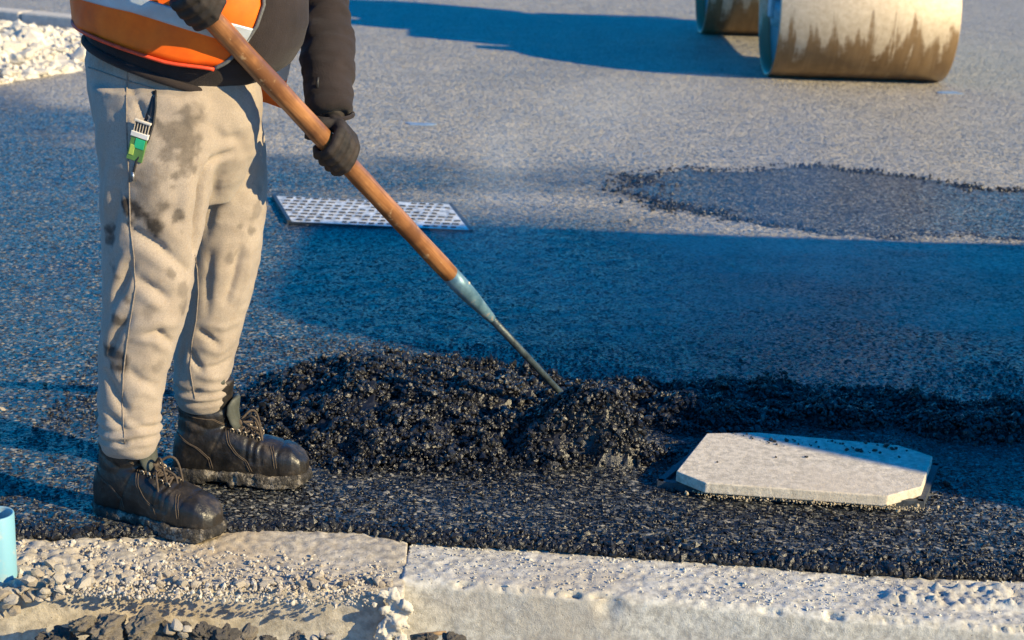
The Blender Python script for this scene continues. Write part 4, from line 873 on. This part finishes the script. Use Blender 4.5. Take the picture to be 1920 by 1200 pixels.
UP = [(-.135, .018, .02, .075), (-.128, .030, .018, .10), (-.105, .038, .018, .12), (-.07, .042, .018, .13), (-.03, .044, .018, .128), (.0, .047, .018, .118), (.035, .050, .018, .104), (.07, .053, .018, .094), (.105, .054, .018, .086), (.135, .050, .018, .080), (.155, .040, .018, .066), (.168, .020, .02, .050)]
def boot_parts():
    mb = MB(); rg = []
    for x, w, z0, z1 in UP:
        rg.append([np.array([x, w*math.copysign(abs(math.cos(t))**(.75 if math.sin(t) > 0 else .35), math.cos(t)), (z0+z1)/2+(z1-z0)/2*math.copysign(abs(math.sin(t))**.8, math.sin(t))]) for t in np.linspace(0, 2*math.pi, 28, endpoint=False)])
    mb.loft(rg); mb.loft([ell((x, 0, z), (a, 0, 0), (0, b, 0), 28) for z, x, a, b in ((.05, -.065, .058, .036), (.10, -.066, .060, .038), (.14, -.064, .061, .042), (.175, -.060, .058, .045), (.20, -.058, .059, .048), (.212, -.058, .060, .049))])
    up = union(mb, .0036, 4); V = coords(up); N = normals(up)
    cr = np.zeros(len(V))                                                   # flex creases, counter seam, toe cap seam
    for x, a in ((.055, .0035), (.072, .003), (.04, .003)): cr -= a*np.exp(-((V[:, 0]-x-.15*(V[:, 2]-.1)-.012*vnoise(V, 30, 3))/.005)**2)*(V[:, 2] > .05)
    cr -= .0025*np.exp(-((V[:, 0]-.108-.006*np.cos(V[:, 1]*40))/.0028)**2); cr -= .002*np.exp(-((V[:, 0]+.035-.5*(V[:, 2]-.08)**1.0)/.003)**2)*(V[:, 2] < .15)
    for z in (.125, .16): cr -= .003*np.exp(-((V[:, 2]-z-.01*np.sin(V[:, 0]*40))/.005)**2)
    setco(up, V+N*(cr+fbm(V, 40, 3, 6)*.0012)[:, None])
    out = []; 
    for x, w in ((-.142, .012), (-.135, .026), (-.115, .038), (-.08, .044), (-.04, .043), (0, .045), (.035, .051), (.07, .056), (.105, .057), (.135, .053), (.158, .043), (.170, .024), (.174, .006)): out.append((x, w))
    ol = [(x, w) for x, w in out]+[(x, -w) for x, w in out[::-1]]
    def ring(gr, z, arch=0):
        r = []
        for x, y in ol:
            k = math.exp(-((x+.03)/.032)**2); r.append(np.array([x+gr*np.sign(x), y*(1+gr*14), z+arch*k+(.010 if z < .005 else 0)*max(0, (x-.12)/.055)]))
        return r
    mb = MB(); mb.loft([ring(-.003, 0, .013), ring(.001, .004, .012), ring(.002, .012, .004), ring(-.001, .0135), ring(.002, .016), ring(.002, .025), ring(-.002, .029)])
    for s in (-1, 1):
        for x in (-.125, -.105, -.085, -.065, .0, .02, .04, .06, .08, .1, .12, .14):
            w = np.interp(x, [a for a, b in out], [b for a, b in out]); mb.box((x, s*w*.86, .0062), (.011, .014, .012))
    sole = union(mb, .003, 2); V = coords(sole); setco(sole, V+normals(sole)*(fbm(V, 60, 4, 9)*.0035)[:, None]); 
    return up, sole
B_UP, B_SOLE = boot_parts(); BB = bvh(B_UP)
def make_boot(loc, rz, z0, loop_side):
    M = Matrix.Translation((loc[0], loc[1], z0)) @ Matrix.Rotation(rz, 4, 'Z')
    b = link('boot', B_UP, Ml.m, person); b.matrix_world = M @ Matrix.Diagonal((1.04, .98, 1.18, 1))
    link('sole', B_SOLE, Ms.m, b)
    def dn(x, y):
        r = BB.ray_cast(Vector((x+.10, y, .30)), Vector((-.45, 0, -1)).normalized()); return np.array(r[0]) if r[0] else np.array([x, y, .12])
    eye = []
    for i in range(6):
        for s in (-1, 1):
            x = .052-.017*i; q = dn(x+.02*(i > 3), s*(.021+.002*i)); eye.append((i, s, q)); mb = MB()
            mb.tube([q+np.array([.0055*math.cos(t)*.7+.001, s*.002*math.sin(t), .0055*math.sin(t)+.002]) for t in np.linspace(0, 2*math.pi, 11)], .0017, 6); mb.build('eyelet', M_EYE, b)
    E = {(i, s): q for i, s, q in eye}; nu = np.array([.5, 0, .8])*.006
    for s in (-1, 1):
        pts = []
        for i in range(6):
            pts.append(E[(i, s if i % 2 == 0 else -s)]+nu*.6)
            if i < 5: pts.append((E[(i, s if i % 2 == 0 else -s)]+E[(i+1, -s if i % 2 == 0 else s)])/2+nu*1.7)
        mb = MB(); mb.tube(pts, .0027, 7); mb.build('lace', M_LACE, b)
    for i in range(1, 6):
        mb = MB(); mb.tube([E[(i, -1)]+nu*.4, (E[(i, -1)]+E[(i, 1)])/2+nu*1.2, E[(i, 1)]+nu*.4], .0026, 7); mb.build('lace', M_LACE, b)
    k0 = (E[(5, -1)]+E[(5, 1)])/2+np.array([.012, 0, .012]); mb = MB(); mb.ball(k0, (.009, .011, .008)); mb.build('lace_knot', M_LACE, b)
    for dx, dy, dz, sg in ((.035, -.025, .018, 1), (.045, .02, .012, 1), (.03, -.04, -.03, 0), (.05, .005, -.035, 0)):
        e = k0+np.array([dx, dy*loop_side, dz]); d2 = e+np.array([.012, .004, -.055])
        pts = [k0, k0*.4+e*.6+np.array([0, 0, .012]), e, d2, d2*.6+k0*.4+np.array([.004, .01, 0]), k0] if sg else [k0, e+np.array([0, 0, .02]), e+np.array([.006, 0, -.03])]
        t = np.linspace(0, len(pts)-1, 22); pp = np.array(pts); pp = np.stack([np.interp(t, np.arange(len(pts)), pp[:, i]) for i in range(3)], 1)
        for _ in range(3): pp[1:-1] = (pp[:-2]+pp[1:-1]*2+pp[2:])/4
        mb = MB(); mb.tube(list(pp), .0026, 7); mb.build('lace_loop', M_LACE, b)
    rg = []
    for z, x, wd, th in ((.10, .020, .022, .006), (.125, .008, .028, .008), (.145, .004, .032, .009), (.162, .006, .032, .009), (.173, .009, .026, .007), (.178, .010, .012, .004)):
        rg.append([np.array([x+th*math.sin(t)-.35*(wd*math.cos(t))**2/.033*1.1, wd*math.cos(t), z]) for t in np.linspace(0, 2*math.pi, 20, endpoint=False)])
    mb = MB(); mb.loft(rg); mb.build('tongue', M_TONGUE, b)
    for s in (-1, 1):                                              # stitched panel edges
        for ln in ([(.10, .045), (.098, .06), (.094, .075), (.088, .085)], [(.045, .035), (.035, .055), (.012, .07), (-.005, .09), (-.012, .115)], [(-.125, .10), (-.10, .085), (-.075, .075), (-.05, .055), (-.045, .035)], [(-.11, .145), (-.08, .138), (-.04, .135), (-.014, .12)], [(-.11, .17), (-.07, .166), (-.03, .16)]):
            for off in (0, .005):
                t = np.linspace(0, len(ln)-1, 16); pp = []
                for x_, z_ in zip(np.interp(t, range(len(ln)), [a for a, _ in ln]), np.interp(t, range(len(ln)), [a for _, a in ln])):
                    r = BB.ray_cast(Vector((x_+off, s*.2, z_)), Vector((0, -s, 0)))
                    if r[0]: pp.append(np.array(r[0])+np.array(r[1])*.0004)
                if len(pp) > 3: mb = MB(); mb.tube(pp, .0011, 5); mb.build('stitching', M_LACE, b)
    rgc = [np.array([-.058+.060*math.cos(t), .049*math.sin(t), .210+.006*math.cos(t)]) for t in np.linspace(.75, 2*math.pi-.75, 30)]; mb = MB(); mb.tube(rgc, .0075, 8); mb.build('collar', M_TONGUE, b)
    return b
def toe_dir(h, t): d = t-h; return math.atan2(d[1], d[0])
make_boot(h1+(t1-h1)*.46, toe_dir(h1, t1), KZ+.006, 1); make_boot(h2+(t2-h2)*.46, toe_dir(h2, t2), .003, -1)

# ------------------------------------------------------------------ steam rising off the hot asphalt
mb = MB(); sc_ = G(1240, 640); mb.ball((sc_[0]+.1, sc_[1]+.25, .36), (.85, .75, .42), 32, 18); mv_ = bpy.data.materials.new('steam'); mv_.use_nodes = True; nt = mv_.node_tree; nt.nodes.remove(nt.nodes['Principled BSDF'])
pv = nt.nodes.new('ShaderNodeVolumePrincipled'); pv.inputs['Color'].default_value = (.95, .97, 1, 1); nzn = nt.nodes.new('ShaderNodeTexNoise'); nzn.inputs['Scale'].default_value = 2.2; nzn.inputs['Detail'].default_value = 3; nzn.inputs['Distortion'].default_value = 1.0
tc = nt.nodes.new('ShaderNodeTexCoord'); nt.links.new(tc.outputs['Object'], nzn.inputs['Vector']); rp = nt.nodes.new('ShaderNodeMapRange'); rp.inputs[1].default_value = .42; rp.inputs[2].default_value = .75; rp.inputs[3].default_value = 0; rp.inputs[4].default_value = .28
nt.links.new(nzn.outputs['Fac'], rp.inputs[0]); nt.links.new(rp.outputs[0], pv.inputs['Density']); nt.links.new(pv.outputs[0], nt.nodes['Material Output'].inputs['Volume'])
tag(mb.build('steam', mv_), 'thin pale steam drifting off the hot asphalt heap', 'steam', kind='stuff')
